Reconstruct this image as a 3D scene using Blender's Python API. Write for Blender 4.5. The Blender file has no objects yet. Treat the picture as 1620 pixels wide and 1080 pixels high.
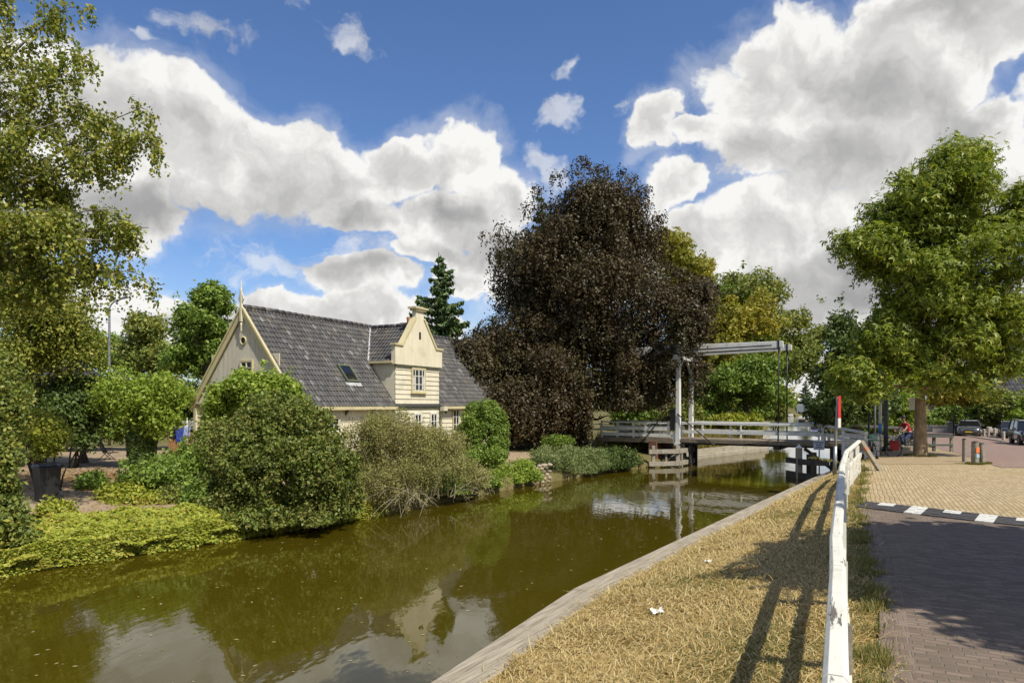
import bpy, bmesh, math, random
import numpy as np
from mathutils import Vector, Matrix

# ------------------------------------------------------------------ camera, sky, sun, exposure
sc = bpy.context.scene
COL = sc.collection
R = math.radians
EYE = 2.4
cd = bpy.data.cameras.new('camera'); cam = bpy.data.objects.new('camera', cd); COL.objects.link(cam)
cd.sensor_width = 36; cd.lens = 24; cd.shift_y = 100 / 1620; cd.clip_start = .1; cd.clip_end = 8000
cam.location = (0, 0, EYE); cam.rotation_euler = (R(90), 0, 0)
sc.camera = cam
sc.view_settings.view_transform = 'Standard'; sc.view_settings.look = 'None'
sc.view_settings.exposure = 0.36; sc.view_settings.gamma = 1
sc.cycles.max_bounces = 6; sc.cycles.transparent_max_bounces = 6; sc.cycles.diffuse_bounces = 3
sc.cycles.transmission_bounces = 4; sc.cycles.caustics_reflective = False; sc.cycles.caustics_refractive = False
sc.cycles.use_denoising = True

TO_SUN = Vector((0.68 * math.cos(R(54)), -0.733 * math.cos(R(54)), math.sin(R(54)))).normalized()
AZ = math.atan2(TO_SUN.x, TO_SUN.y)

class NT:
    """tiny helper for node graphs"""
    def __init__(s, tree): s.t = tree; s.n = tree.nodes; s.l = tree.links; s.n.clear()
    def put(s, sock, v):
        if isinstance(v, bpy.types.NodeSocket): s.l.new(v, sock)
        elif v is not None: sock.default_value = v
    def node(s, kind, **kw):
        x = s.n.new(kind)
        for k, v in kw.items(): setattr(x, k, v)
        return x
    def math(s, op, a, b=None, c=None, clamp=False):
        x = s.node('ShaderNodeMath', operation=op, use_clamp=clamp)
        s.put(x.inputs[0], a)
        if b is not None: s.put(x.inputs[1], b)
        if c is not None: s.put(x.inputs[2], c)
        return x.outputs[0]
    def vec(s, op, a, b=None, c=None):
        x = s.node('ShaderNodeVectorMath', operation=op)
        s.put(x.inputs[0], a)
        if b is not None: s.put(x.inputs[3 if op == 'SCALE' else 1], b)
        if c is not None: s.put(x.inputs[2], c)
        return x.outputs['Value'] if op in ('LENGTH', 'DOT_PRODUCT', 'DISTANCE') else x.outputs[0]
    def mix(s, f, a, b, mode='MIX'):
        x = s.node('ShaderNodeMix', data_type='RGBA', blend_type=mode)
        s.put(x.inputs[0], f); s.put(x.inputs[6], c4(a)); s.put(x.inputs[7], c4(b))
        return x.outputs[2]
    def noise(s, v, scale, detail=3, rough=.5, color=False, dist=0.):
        x = s.node('ShaderNodeTexNoise')
        if v is not None: s.put(x.inputs['Vector'], v)
        s.put(x.inputs['Scale'], scale); x.inputs['Detail'].default_value = detail
        x.inputs['Roughness'].default_value = rough; x.inputs['Distortion'].default_value = dist
        return x.outputs['Color' if color else 'Fac']
    def ramp(s, f, stops, interp='LINEAR'):
        x = s.node('ShaderNodeValToRGB'); r = x.color_ramp; r.interpolation = interp
        while len(r.elements) < len(stops): r.elements.new(.5)
        for e, (p, c) in zip(r.elements, stops): e.position = p; e.color = c4(c) if not isinstance(c, (int, float)) else (c, c, c, 1)
        s.put(x.inputs[0], f); return x.outputs[0]
    def smooth(s, v, a, b, lo=0., hi=1.):
        x = s.node('ShaderNodeMapRange', interpolation_type='SMOOTHSTEP')
        s.put(x.inputs[0], v)
        for i, q in enumerate((a, b, lo, hi)): x.inputs[i + 1].default_value = q
        return x.outputs[0]
def c4(c):
    if isinstance(c, bpy.types.NodeSocket): return c
    return (c[0], c[1], c[2], 1.0)

world = bpy.data.worlds.new('World'); sc.world = world; world.use_nodes = True
def build_sky():
    g = NT(world.node_tree)
    sky = g.node('ShaderNodeTexSky', sky_type='NISHITA', sun_disc=False, sun_elevation=R(54), sun_rotation=AZ,
                 air_density=1.0, dust_density=0.35, ozone_density=2.6, altitude=0)
    bg = g.node('ShaderNodeBackground'); bg.inputs[1].default_value = 0.10
    d = g.vec('NORMALIZE', g.node('ShaderNodeTexCoord').outputs['Generated'])
    # domain warp gives the cumulus its cauliflower edge
    w1 = g.noise(d, 5.0, 5, .55, True)
    w2 = g.noise(d, 20.0, 3, .6, True)
    dw = g.vec('ADD', d, g.vec('SCALE', g.vec('SUBTRACT', w1, (.5, .5, .5)), .15))
    dw = g.vec('ADD', dw, g.vec('SCALE', g.vec('SUBTRACT', w2, (.5, .5, .5)), .030))
    sp = g.node('ShaderNodeSeparateXYZ'); g.put(sp.inputs[0], dw)
    az = g.math('ARCTAN2', sp.outputs[0], sp.outputs[1]); el = g.math('ARCSINE', sp.outputs[2])
    cm = g.node('ShaderNodeCombineXYZ'); g.put(cm.inputs[0], az); g.put(cm.inputs[1], el); V = cm.outputs[0]
    def AE(px, py):
        v = Vector(((px - 810) / 1080, 1, (640 - py) / 1080)).normalized()
        return math.atan2(v.x, v.y), math.asin(v.z)
    def field(blobs):
        out = None
        for (px, py, rx, ry) in blobs:
            a, e = AE(px, py); k = abs(AE(px + 10, py)[0] - a) / 10; q = abs(AE(px, py + 10)[1] - e) / 10
            ix, iy = 1 / (rx * k), 1 / (ry * q)
            L = g.vec('LENGTH', g.vec('MULTIPLY_ADD', V, (ix, iy, 1), (-a * ix, -e * iy, 0)))
            out = L if out is None else g.math('SMOOTH_MIN', out, L, .18)
        return g.math('SUBTRACT', 1.0, out)
    blobs = [(60, 150, 130, 110), (180, 190, 140, 130), (300, 240, 150, 110), (420, 275, 150, 85), (540, 285, 120, 85),
             (640, 265, 110, 70), (725, 260, 80, 62), (800, 320, 75, 60), (700, 345, 95, 50), (175, 340, 110, 60), (590, 345, 90, 35),
             (575, 435, 85, 35), (735, 440, 60, 30), (690, 400, 60, 25),
             (60, 460, 190, 55), (300, 490, 170, 34), (430, 492, 120, 34), (560, 500, 105, 36), (680, 505, 90, 40), (20, 290, 140, 90),
             (1300, 130, 150, 120), (1200, 170, 115, 95), (1420, 110, 150, 125), (1350, 210, 160, 95), (1190, 245, 110, 60),
             (1060, 215, 55, 50), (1120, 230, 60, 40), (1550, 40, 130, 60), (1570, 190, 80, 85), (1600, 290, 90, 110),
             (1255, 350, 140, 60), (1170, 390, 100, 55), (1330, 420, 130, 90), (1290, 480, 130, 50), (1062, 318, 52, 44), (1090, 400, 70, 50), (1210, 440, 110, 60), (1450, 330, 160, 110),
             (1000, 420, 120, 60), (880, 450, 130, 60), (790, 400, 70, 50), (1500, 480, 160, 60), (1560, 590, 140, 60), (1250, 590, 120, 50)]
    f = field(blobs)
    fine = g.noise(dw, 7.0, 8, .58)
    dens = g.math('ADD', f, g.math('ADD', g.math('MULTIPLY', g.math('SUBTRACT', fine, .5), 1.35), g.math('MULTIPLY', g.math('SUBTRACT', g.noise(d, 3.4, 3, .5), .47), .75)))
    # the rest of the sky (behind and beside the camera) carries the same broken cumulus
    far = g.math('MULTIPLY', g.math('SUBTRACT', g.noise(dw, 1.6, 6, .5), .49), 3.6)
    front = g.smooth(sp.outputs[1], .45, .62)
    dens = g.math('ADD', g.math('MULTIPLY', dens, front), g.math('MULTIPLY', far, g.math('SUBTRACT', 1, front)))
    wn = g.noise(g.vec('MULTIPLY', dw, (1, 1, 1.5)), 11.0, 7, .6)
    cov = g.math('MAXIMUM', g.smooth(dens, .0, .20), g.math('MULTIPLY', g.smooth(g.math('ADD', dens, g.math('MULTIPLY', g.math('SUBTRACT', wn, .5), 1.2)), -.36, .25), .30))
    # thin wisps
    wisp = field([(350, 70, 75, 26), (248, 78, 42, 18), (520, 60, 60, 40), (935, 120, 24, 20), (912, 182, 46, 36), (995, 195, 40, 34), (490, 20, 30, 30), (860, 265, 36, 40), (590, 400, 170, 55), (420, 420, 130, 40)])
    wcov = g.math('MULTIPLY', g.smooth(g.math('ADD', wisp, g.math('MULTIPLY', g.math('SUBTRACT', wn, .56), 4.2)), 0., .8), .55)
    cov = g.math('MAXIMUM', cov, wcov)
    # relief: the cloud's own billows, lit from the sun's side (up and to the right)
    off = (.022, 0, .030)
    b1 = g.noise(dw, 8.5, 7, .58); b2 = g.noise(g.vec('ADD', dw, off), 8.5, 7, .58)
    rel = g.math('MULTIPLY', g.math('SUBTRACT', b1, b2), 1.15)
    soft = g.noise(d, 4.2, 3, .5)
    # thick middles and flat undersides are greyer
    under = field([(1330, 265, 240, 55), (1180, 275, 100, 32), (1330, 455, 180, 48), (1260, 480, 90, 40), (430, 350, 330, 42), (680, 335, 90, 30), (600, 425, 120, 26), (740, 390, 110, 36),
                   (200, 330, 150, 45), (1500, 190, 120, 60), (1390, 165, 110, 45), (330, 500, 130, 16), (1490, 20, 90, 40), (1450, 400, 200, 60)])
    grey = g.math('MULTIPLY', g.smooth(under, -.25, .85), .34)
    thick = g.math('MULTIPLY', g.smooth(dens, .12, .8), .22)
    v = g.math('SUBTRACT', 1.0, grey); v = g.math('SUBTRACT', v, thick)
    v = g.math('ADD', v, rel); v = g.math('ADD', v, g.math('MULTIPLY', g.math('SUBTRACT', soft, .5), .25))
    v = g.math('MINIMUM', g.math('MAXIMUM', v, .34), 1.02)
    ccol = g.ramp(v, [(0.30, (.30, .30, .305)), (.60, (.45, .447, .44)), (.84, (.62, .614, .598)), (1.0, (.80, .793, .772))])
    skyc = g.mix(1.0, sky.outputs[0], (.71, .85, 1.07), 'MULTIPLY')
    skyc = g.mix(g.math('MULTIPLY', g.smooth(el, .22, .0), .5), skyc, (5.6, 6.1, 6.6))
    cl = g.mix(1.0, ccol, (9.2, 9.2, 9.2), 'MULTIPLY')
    g.put(bg.inputs[0], g.mix(cov, skyc, cl))
    out = g.node('ShaderNodeOutputWorld'); g.l.new(bg.outputs[0], out.inputs[0])
    world.cycles.sampling_method = 'MANUAL'; world.cycles.sample_map_resolution = 512
build_sky()

sl = bpy.data.lights.new('sun', 'SUN'); sl.energy = 4.2; sl.angle = R(.53); sl.color = (1, .935, .81)
so = bpy.data.objects.new('sun', sl); COL.objects.link(so)
so.rotation_euler = (-TO_SUN).to_track_quat('-Z', 'Y').to_euler(); so.location = (30, -30, 60)

# ------------------------------------------------------------------ helpers
def W(px, py, Y):
    return Vector(((px - 810) / 1080 * Y, Y, EYE + (640 - py) / 1080 * Y))
def tag(o, label=None, cat=None, group=None, kind=None):
    if label: o['label'] = label
    if cat: o['category'] = cat
    if group: o['group'] = group
    if kind: o['kind'] = kind
    return o
def thing(name, label, cat, loc=(0, 0, 0), rz=0., group=None):
    o = bpy.data.objects.new(name, None); COL.objects.link(o); o.empty_display_size = .2
    o.location = loc; o.rotation_euler = (0, 0, rz)
    return tag(o, label, cat, group)
def dup(root, loc, rz, label, group=None):
    r = root.copy(); COL.objects.link(r); r.location = loc; r.rotation_euler = (0, 0, rz); r['label'] = label
    if group: r['group'] = group
    for ch in root.children:
        c = ch.copy(); COL.objects.link(c); c.parent = r
        for q in ch.children:
            e = q.copy(); COL.objects.link(e); e.parent = c
    return r

def np_mesh(name, V, F, mat=None, parent=None, smooth=False):
    """V (n,3), F (m,k) with one k"""
    V = np.asarray(V, np.float32); F = np.asarray(F, np.int32)
    me = bpy.data.meshes.new(name); k = F.shape[1]
    me.vertices.add(len(V)); me.vertices.foreach_set('co', V.ravel())
    me.loops.add(F.size); me.loops.foreach_set('vertex_index', F.ravel())
    me.polygons.add(len(F)); me.polygons.foreach_set('loop_start', np.arange(0, F.size, k, dtype=np.int32))
    me.polygons.foreach_set('loop_total', np.full(len(F), k, np.int32))
    if smooth: me.polygons.foreach_set('use_smooth', np.ones(len(F), bool))
    me.update(calc_edges=True)
    o = bpy.data.objects.new(name, me); COL.objects.link(o)
    if mat: me.materials.append(mat)
    if parent: o.parent = parent
    return o

class MB:
    """collects shapes and links them as ONE mesh object; coordinates are those of the parent (world when none)"""
    def __init__(s): s.v = []; s.f = []; s.sm = []
    def add(s, vs, fs, smooth=False):
        b = len(s.v); s.v += [tuple(v) for v in vs]; s.f += [[i + b for i in f] for f in fs]; s.sm += [smooth] * len(fs); return s
    def box(s, c, size, M=None):
        x, y, z = [q / 2 for q in size]; c = Vector(c)
        P = [Vector(p) for p in ((-x, -y, -z), (x, -y, -z), (x, y, -z), (-x, y, -z), (-x, -y, z), (x, -y, z), (x, y, z), (-x, y, z))]
        if M is not None: P = [M @ p for p in P]
        return s.add([c + p for p in P], [(0, 3, 2, 1), (4, 5, 6, 7), (0, 1, 5, 4), (1, 2, 6, 5), (2, 3, 7, 6), (3, 0, 4, 7)])
    def bar(s, a, b, w, h, up=(0, 0, 1), w2=None, h2=None, ch=0.):
        """beam from a to b, w wide and h high, optionally tapering; ch chamfers its long edges"""
        a, b = Vector(a), Vector(b); d = (b - a).normalized(); u = Vector(up)
        if abs(d.dot(u)) > .98: u = Vector((1, 0, 0))
        r = d.cross(u).normalized(); u = r.cross(d).normalized()
        vs = []; n = 4
        for p, ww, hh in ((a, w, h), (b, w2 or w, h2 or h)):
            x, y = ww / 2, hh / 2
            if ch:
                n = 8; pts = [(-x + ch, -y), (x - ch, -y), (x, -y + ch), (x, y - ch), (x - ch, y), (-x + ch, y), (-x, y - ch), (-x, -y + ch)]
            else: pts = [(-x, -y), (x, -y), (x, y), (-x, y)]
            vs += [p + r * q[0] + u * q[1] for q in pts]
        fs = [tuple(range(n)), tuple(range(2 * n - 1, n - 1, -1))] + [(i, n + i, n + (i + 1) % n, (i + 1) % n) for i in range(n)]
        return s.add(vs, [tuple(reversed(f)) for f in fs])
    def tube(s, pts, rad, seg=8, cap=True, smooth=True):
        pts = [Vector(p) for p in pts]; n = len(pts)
        rad = [rad] * n if isinstance(rad, (int, float)) else rad
        vs = []; fs = []; ref = None
        for i, p in enumerate(pts):
            d = (pts[min(i + 1, n - 1)] - pts[max(i - 1, 0)]).normalized()
            if ref is None: ref = Vector((1, 0, 0)) if abs(d.x) < .9 else Vector((0, 1, 0))
            r = (ref - d * ref.dot(d)).normalized(); ref = r; q = d.cross(r)
            vs += [p + (r * math.cos(t) + q * math.sin(t)) * rad[i] for t in [2 * math.pi * k / seg for k in range(seg)]]
        for i in range(n - 1):
            fs += [(i * seg + k, i * seg + (k + 1) % seg, (i + 1) * seg + (k + 1) % seg, (i + 1) * seg + k) for k in range(seg)]
        s.add(vs, fs, smooth)
        if cap:
            b = len(s.v) - n * seg
            s.f += [[b + k for k in range(seg - 1, -1, -1)], [b + (n - 1) * seg + k for k in range(seg)]]; s.sm += [False, False]
        return s
    def prism(s, poly, ext):
        """polygon (list of 3-D points) extruded by vector ext"""
        n = len(poly); P = [Vector(p) for p in poly]; e = Vector(ext)
        return s.add(P + [p + e for p in P], [tuple(range(n - 1, -1, -1)), tuple(range(n, 2 * n))] + [(i, (i + 1) % n, n + (i + 1) % n, n + i) for i in range(n)])
    def ring(s, c, axis, rad, tr, seg=22, ts=6):
        c = Vector(c); ax = Vector(axis).normalized(); u = ax.orthogonal().normalized(); w = ax.cross(u); vs = []; fs = []
        for i in range(seg):
            t = 2 * math.pi * i / seg; d = u * math.cos(t) + w * math.sin(t)
            vs += [c + d * (rad + tr * math.cos(q)) + ax * tr * math.sin(q) for q in [2 * math.pi * k / ts for k in range(ts)]]
        for i in range(seg):
            for k in range(ts):
                fs.append((i * ts + k, ((i + 1) % seg) * ts + k, ((i + 1) % seg) * ts + (k + 1) % ts, i * ts + (k + 1) % ts))
        return s.add(vs, fs, True)
    def lathe(s, prof, c=(0, 0, 0), seg=14):
        """profile of (radius, z) turned round the z axis"""
        c = Vector(c); vs = []; fs = []
        for r, z in prof: vs += [c + Vector((r * math.cos(t), r * math.sin(t), z)) for t in [2 * math.pi * k / seg for k in range(seg)]]
        for i in range(len(prof) - 1):
            fs += [(i * seg + k, i * seg + (k + 1) % seg, (i + 1) * seg + (k + 1) % seg, (i + 1) * seg + k) for k in range(seg)]
        fs += [tuple(range(seg - 1, -1, -1)), tuple((len(prof) - 1) * seg + k for k in range(seg))]
        return s.add(vs, fs, True)
    def build(s, name, mat, parent=None, bevel=0.):
        me = bpy.data.meshes.new(name); me.from_pydata(s.v, [], s.f); me.materials.append(mat)
        bm = bmesh.new(); bm.from_mesh(me); bmesh.ops.recalc_face_normals(bm, faces=bm.faces); bm.to_mesh(me); bm.free()
        me.polygons.foreach_set('use_smooth', np.array(s.sm, bool)); me.update()
        o = bpy.data.objects.new(name, me); COL.objects.link(o)
        if parent: o.parent = parent
        if bevel:
            m = o.modifiers.new('bevel', 'BEVEL'); m.width = bevel; m.segments = 2; m.limit_method = 'ANGLE'; m.angle_limit = R(40)
        return o

# ------------------------------------------------------------------ materials
def new_mat(name):
    m = bpy.data.materials.new(name); m.use_nodes = True; g = NT(m.node_tree)
    p = g.node('ShaderNodeBsdfPrincipled'); o = g.node('ShaderNodeOutputMaterial'); g.l.new(p.outputs[0], o.inputs[0])
    return m, g, p
def pmat(name, c1, c2=None, scale=3., rough=.6, bump=0., bscale=40., metal=0., spec=.4, stretch=(1, 1, 1), dirt=None, dscale=1.2, damt=.5, rot=0., coat=0.):
    """two tones of one surface broken up by noise, optional dirt patches and a bump"""
    m, g, p = new_mat(name); tc = g.node('ShaderNodeTexCoord').outputs['Object']
    mp = g.node('ShaderNodeMapping'); g.put(mp.inputs[0], tc); mp.inputs['Scale'].default_value = stretch; v = mp.outputs[0]
    if rot:
        m0 = g.node('ShaderNodeMapping'); g.put(m0.inputs[0], tc); m0.inputs['Rotation'].default_value = (0, 0, rot); g.put(mp.inputs[0], m0.outputs[0])
    col = c4(c1)
    if c2: col = g.mix(g.smooth(g.noise(v, scale, 5, .6), .3, .7), c1, c2)
    if dirt: col = g.mix(g.math('MULTIPLY', g.smooth(g.noise(tc, dscale, 6, .65), .5, .72), damt), col, dirt)
    g.put(p.inputs['Base Color'], col); p.inputs['Roughness'].default_value = rough; p.inputs['Metallic'].default_value = metal
    p.inputs['Specular IOR Level'].default_value = spec; p.inputs['Coat Weight'].default_value = coat
    if bump:
        b = g.node('ShaderNodeBump'); b.inputs['Strength'].default_value = bump; b.inputs['Distance'].default_value = .02
        g.put(b.inputs['Height'], g.noise(v, bscale, 4, .6)); g.l.new(b.outputs[0], p.inputs['Normal'])
    return m
def leafmat(name, cols, trans=.3, rough=.5, spec=.35, zone=None, zscale=.5, gain=1.):
    """leaves: every leaf its own tone; zone mixes in patches of another tone across the plant"""
    m = bpy.data.materials.new(name); m.use_nodes = True; g = NT(m.node_tree)
    rnd = g.node('ShaderNodeNewGeometry').outputs['Random Per Island']
    cols = [tuple(q * gain for q in c) for c in cols]; rough = max(rough, .5); spec = min(spec, .3)
    col = g.ramp(rnd, [(i / max(1, len(cols) - 1), c) for i, c in enumerate(cols)])
    if zone:
        tc = g.node('ShaderNodeTexCoord').outputs['Object']
        f = g.smooth(g.math('ADD', g.noise(tc, zscale, 4, .6), g.math('MULTIPLY', g.math('SUBTRACT', rnd, .5), .25)), .45, .68)
        col = g.mix(g.math('MULTIPLY', f, .8), col, tuple(q * gain for q in zone))
    p = g.node('ShaderNodeBsdfPrincipled'); g.put(p.inputs['Base Color'], col); p.inputs['Roughness'].default_value = rough; p.inputs['Specular IOR Level'].default_value = spec
    t = g.node('ShaderNodeBsdfTranslucent'); g.put(t.inputs[0], g.mix(1., col, (1.15, 1.15, .7), 'MULTIPLY'))
    x = g.node('ShaderNodeMixShader'); x.inputs[0].default_value = trans
    g.l.new(p.outputs[0], x.inputs[1]); g.l.new(t.outputs[0], x.inputs[2])
    o = g.node('ShaderNodeOutputMaterial'); g.l.new(x.outputs[0], o.inputs[0]); return m
def island_mat(name, stops, rough=.7, bump=0., bscale=30., spec=.4, mottling=None):
    """each loose piece (tile, stone, plank) of the mesh its own tone"""
    m, g, p = new_mat(name); rnd = g.node('ShaderNodeNewGeometry').outputs['Random Per Island']; tc = g.node('ShaderNodeTexCoord').outputs['Object']
    col = g.ramp(rnd, stops)
    if mottling: col = g.mix(g.smooth(g.noise(tc, mottling[1], 6, .7), .50, .70), col, mottling[0])
    g.put(p.inputs['Base Color'], col); p.inputs['Roughness'].default_value = rough; p.inputs['Specular IOR Level'].default_value = spec
    if bump:
        b = g.node('ShaderNodeBump'); b.inputs['Strength'].default_value = bump; b.inputs['Distance'].default_value = .02
        g.put(b.inputs['Height'], g.noise(tc, bscale, 4, .6)); g.l.new(b.outputs[0], p.inputs['Normal'])
    return m
def brick_mat(name, c1, c2, c3, mortar, w, h, rot, rough=.8, bump=.6, msize=.06, patch=None):
    m, g, p = new_mat(name); tc = g.node('ShaderNodeTexCoord').outputs['Object']
    wob = g.vec('ADD', tc, g.vec('SCALE', g.vec('SUBTRACT', g.noise(tc, .9, 2, .5, True), (.5, .5, .5)), .10))
    wob = g.vec('ADD', wob, g.vec('SCALE', g.vec('SUBTRACT', g.noise(tc, 9., 2, .5, True), (.5, .5, .5)), .016))
    mp = g.node('ShaderNodeMapping'); g.put(mp.inputs[0], wob); mp.inputs['Rotation'].default_value = (0, 0, rot)
    b = g.node('ShaderNodeTexBrick'); g.put(b.inputs['Vector'], mp.outputs[0]); b.offset = .5
    for k, v in (('Color1', (0, 0, 0, 1)), ('Color2', (1, 1, 1, 1)), ('Mortar', (.5, .5, .5, 1)), ('Scale', 1.), ('Mortar Size', msize * h), ('Mortar Smooth', .4), ('Bias', 0.), ('Brick Width', w), ('Row Height', h)):
        b.inputs[k].default_value = v
    col = g.ramp(b.outputs[0], [(0, c1), (.5, c2), (1, c3)])
    col = g.mix(g.math('MULTIPLY', g.smooth(g.noise(tc, .7, 6, .6), .42, .7), .5), col, c2)
    col = g.mix(g.math('MULTIPLY', g.smooth(g.noise(tc, 60., 3, .6), .45, .75), .35), col, mortar)
    if patch: col = g.mix(g.math('MULTIPLY', g.smooth(g.noise(tc, .35, 5, .65), .5, .68), patch[1]), col, patch[0])
    col = g.mix(b.outputs['Fac'], col, mortar)
    g.put(p.inputs['Base Color'], col); p.inputs['Roughness'].default_value = rough; p.inputs['Specular IOR Level'].default_value = .3
    bp = g.node('ShaderNodeBump'); bp.inputs['Strength'].default_value = bump; bp.inputs['Distance'].default_value = .012
    ht = g.math('ADD', g.math('SUBTRACT', 1., b.outputs['Fac']), g.math('MULTIPLY', g.noise(tc, 35., 3, .6), .35))
    ht = g.math('ADD', ht, g.math('MULTIPLY', b.outputs[0], .35))
    g.put(bp.inputs['Height'], ht); g.l.new(bp.outputs[0], p.inputs['Normal']); return m

MAT = {}
MAT['white_paint'] = pmat('white_paint', (.80, .79, .75), (.74, .73, .68), 2.5, .5, .25, 30, dirt=(.30, .29, .24), dscale=2.2, damt=.45)
MAT['white_chipped'] = pmat('white_chipped', (.76, .75, .70), (.68, .67, .61), 1.5, .45, .35, 24, dirt=(.25, .24, .21), dscale=5., damt=.55, stretch=(1, 1, 1))
def fence_paint():
    m, g, p = new_mat('fence_paint'); tc = g.node('ShaderNodeTexCoord').outputs['Object']
    m0 = g.node('ShaderNodeMapping'); g.put(m0.inputs[0], tc); m0.inputs['Rotation'].default_value = (0, 0, R(26.5)); m1 = g.node('ShaderNodeMapping'); g.put(m1.inputs[0], m0.outputs[0]); m1.inputs['Scale'].default_value = (1, .12, 1)
    grain = g.noise(m1.outputs[0], 55., 4, .6); chip = g.smooth(g.math('ADD', g.noise(m1.outputs[0], 16., 7, .75), g.math('MULTIPLY', g.noise(tc, 1.3, 3, .5), .35)), .765, .82)
    col = g.mix(g.smooth(g.noise(tc, 2.2, 4, .6), .3, .7), (.69, .675, .60), (.60, .585, .51)); col = g.mix(g.math('MULTIPLY', g.smooth(grain, .55, .75), .28), col, (.42, .41, .36))
    col = g.mix(g.math('MULTIPLY', g.smooth(g.noise(tc, 4.5, 6, .7), .56, .72), .45), col, (.40, .41, .33)); col = g.mix(chip, col, (.13, .115, .095))
    g.put(p.inputs['Base Color'], col); p.inputs['Roughness'].default_value = .55; p.inputs['Specular IOR Level'].default_value = .35
    b = g.node('ShaderNodeBump'); b.inputs['Strength'].default_value = .6; b.inputs['Distance'].default_value = .006; g.put(b.inputs['Height'], g.math('SUBTRACT', g.math('MULTIPLY', grain, .5), g.math('MULTIPLY', chip, .8))); g.l.new(b.outputs[0], p.inputs['Normal']); return m
MAT['white_chipped'] = fence_paint()
MAT['grey_wood'] = pmat('grey_wood', (.30, .27, .22), (.20, .18, .145), 6, .85, .5, 20, dirt=(.10, .09, .06), dscale=2, damt=.5)
MAT['edge_wood'] = pmat('edge_wood', (.43, .375, .285), (.24, .205, .15), 24., .85, 1., 60, stretch=(1, .045, 1), rot=R(33), dirt=(.17, .145, .095), dscale=1.6, damt=.6)
MAT['dark_wood'] = pmat('dark_wood', (.055, .045, .032), (.025, .022, .018), 4, .8, .5, 18)
MAT['deck_wood'] = pmat('deck_wood', (.27, .22, .155), (.17, .14, .095), 5, .8, .5, 16)
MAT['orange_wood'] = pmat('orange_wood', (.30, .155, .065), (.20, .10, .045), 3, .7, .4, 10, stretch=(.3, .3, 4))
MAT['black_iron'] = pmat('black_iron', (.014, .014, .015), (.02, .019, .018), 3, .45, .1, 30)
MAT['rust_iron'] = pmat('rust_iron', (.06, .035, .025), (.03, .02, .017), 8, .6)
MAT['cream_boards'] = pmat('cream_boards', (.72, .67, .52), (.64, .59, .45), 2, .55, .15, 20, stretch=(1.5, 1.5, .3), dirt=(.36, .34, .26), dscale=1.5, damt=.4)
MAT['cream_trim'] = pmat('cream_trim', (.60, .53, .31), (.54, .475, .28), 2, .5, .1, 20, dirt=(.3, .27, .18), dscale=2, damt=.3)
MAT['gable_boards'] = pmat('gable_boards', (.63, .59, .50), (.54, .50, .42), 3, .6, .15, 14, stretch=(1, 3, .3), dirt=(.36, .33, .27), dscale=.9, damt=.35)
MAT['green_trim'] = pmat('green_trim', (.10, .12, .075), (.08, .095, .06), 2, .5)
MAT['window_white'] = pmat('window_white', (.76, .75, .68), (.70, .69, .62), 3, .4)
MAT['lead'] = pmat('lead', (.50, .50, .50), (.36, .36, .36), 4, .5, .2, 20)
MAT['brick_red'] = pmat('brick_red', (.22, .10, .065), (.16, .075, .05), 9, .85, .4, 30, dirt=(.30, .24, .19), dscale=4, damt=.4)
MAT['pot_clay'] = pmat('pot_clay', (.35, .15, .08), (.28, .12, .07), 5, .8)
MAT['steel'] = pmat('steel', (.36, .37, .38), (.29, .30, .31), 4, .42, .1, 40, metal=.7)
MAT['bark'] = pmat('bark', (.13, .10, .07), (.07, .055, .04), 4, .9, .9, 14, stretch=(1, 1, .3))
MAT['bark_light'] = pmat('bark_light', (.36, .26, .15), (.19, .14, .08), 5, .85, .8, 12, stretch=(1, 1, .4), dirt=(.10, .10, .05), dscale=3, damt=.6)
MAT['bark_dark'] = pmat('bark_dark', (.045, .038, .03), (.025, .02, .016), 4, .9, .8, 12)
MAT['bark_grey'] = pmat('bark_grey', (.32, .30, .27), (.12, .10, .085), 3, .8, .6, 12, stretch=(1, 1, 2))
MAT['black_plastic'] = pmat('black_plastic', (.018, .019, .021), (.025, .026, .028), 3, .4, .1, 30)
MAT['rubber'] = pmat('rubber', (.014, .014, .015), None, 1, .75)
MAT['red'] = pmat('red', (.55, .035, .03), (.48, .03, .03), 4, .5)
MAT['stone'] = island_mat('stone', [(0, (.16, .13, .10)), (.4, (.30, .25, .19)), (.75, (.40, .33, .25)), (1, (.24, .15, .10))], .85, .5, 25)
MAT['concrete'] = pmat('concrete', (.40, .36, .28), (.31, .28, .215), 3, .9, .5, 14, stretch=(1, .3, 2), dirt=(.14, .13, .07), dscale=1.5, damt=.6)
MAT['pantile'] = island_mat('pantile', [(0, (.028, .027, .028)), (.4, (.045, .044, .044)), (.8, (.064, .062, .060)), (.93, (.085, .08, .074)), (.975, (.12, .115, .11)), (1, (.18, .175, .17))], .62, .35, 24, .5, mottling=((.10, .082, .055), 1.1))
MAT['slate'] = island_mat('slate', [(0, (.02, .02, .022)), (.5, (.04, .04, .043)), (1, (.075, .073, .07))], .6)
MAT['red_tile'] = island_mat('red_tile', [(0, (.24, .07, .035)), (.5, (.34, .105, .05)), (1, (.42, .15, .075))], .8)
MAT['blossom_cloth'] = pmat('blue_cloth', (.10, .16, .42), (.06, .10, .34), 3, .9)
MAT['tarp_blue'] = pmat('tarp_blue', (.035, .06, .30), (.05, .08, .38), 2, .5)
MAT['rendered_cream'] = pmat('rendered_cream', (.75, .69, .52), (.66, .60, .45), 3., .7, .1, 30, stretch=(2, 2, .3), dirt=(.42, .39, .30), dscale=1.4, damt=.4)
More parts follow.
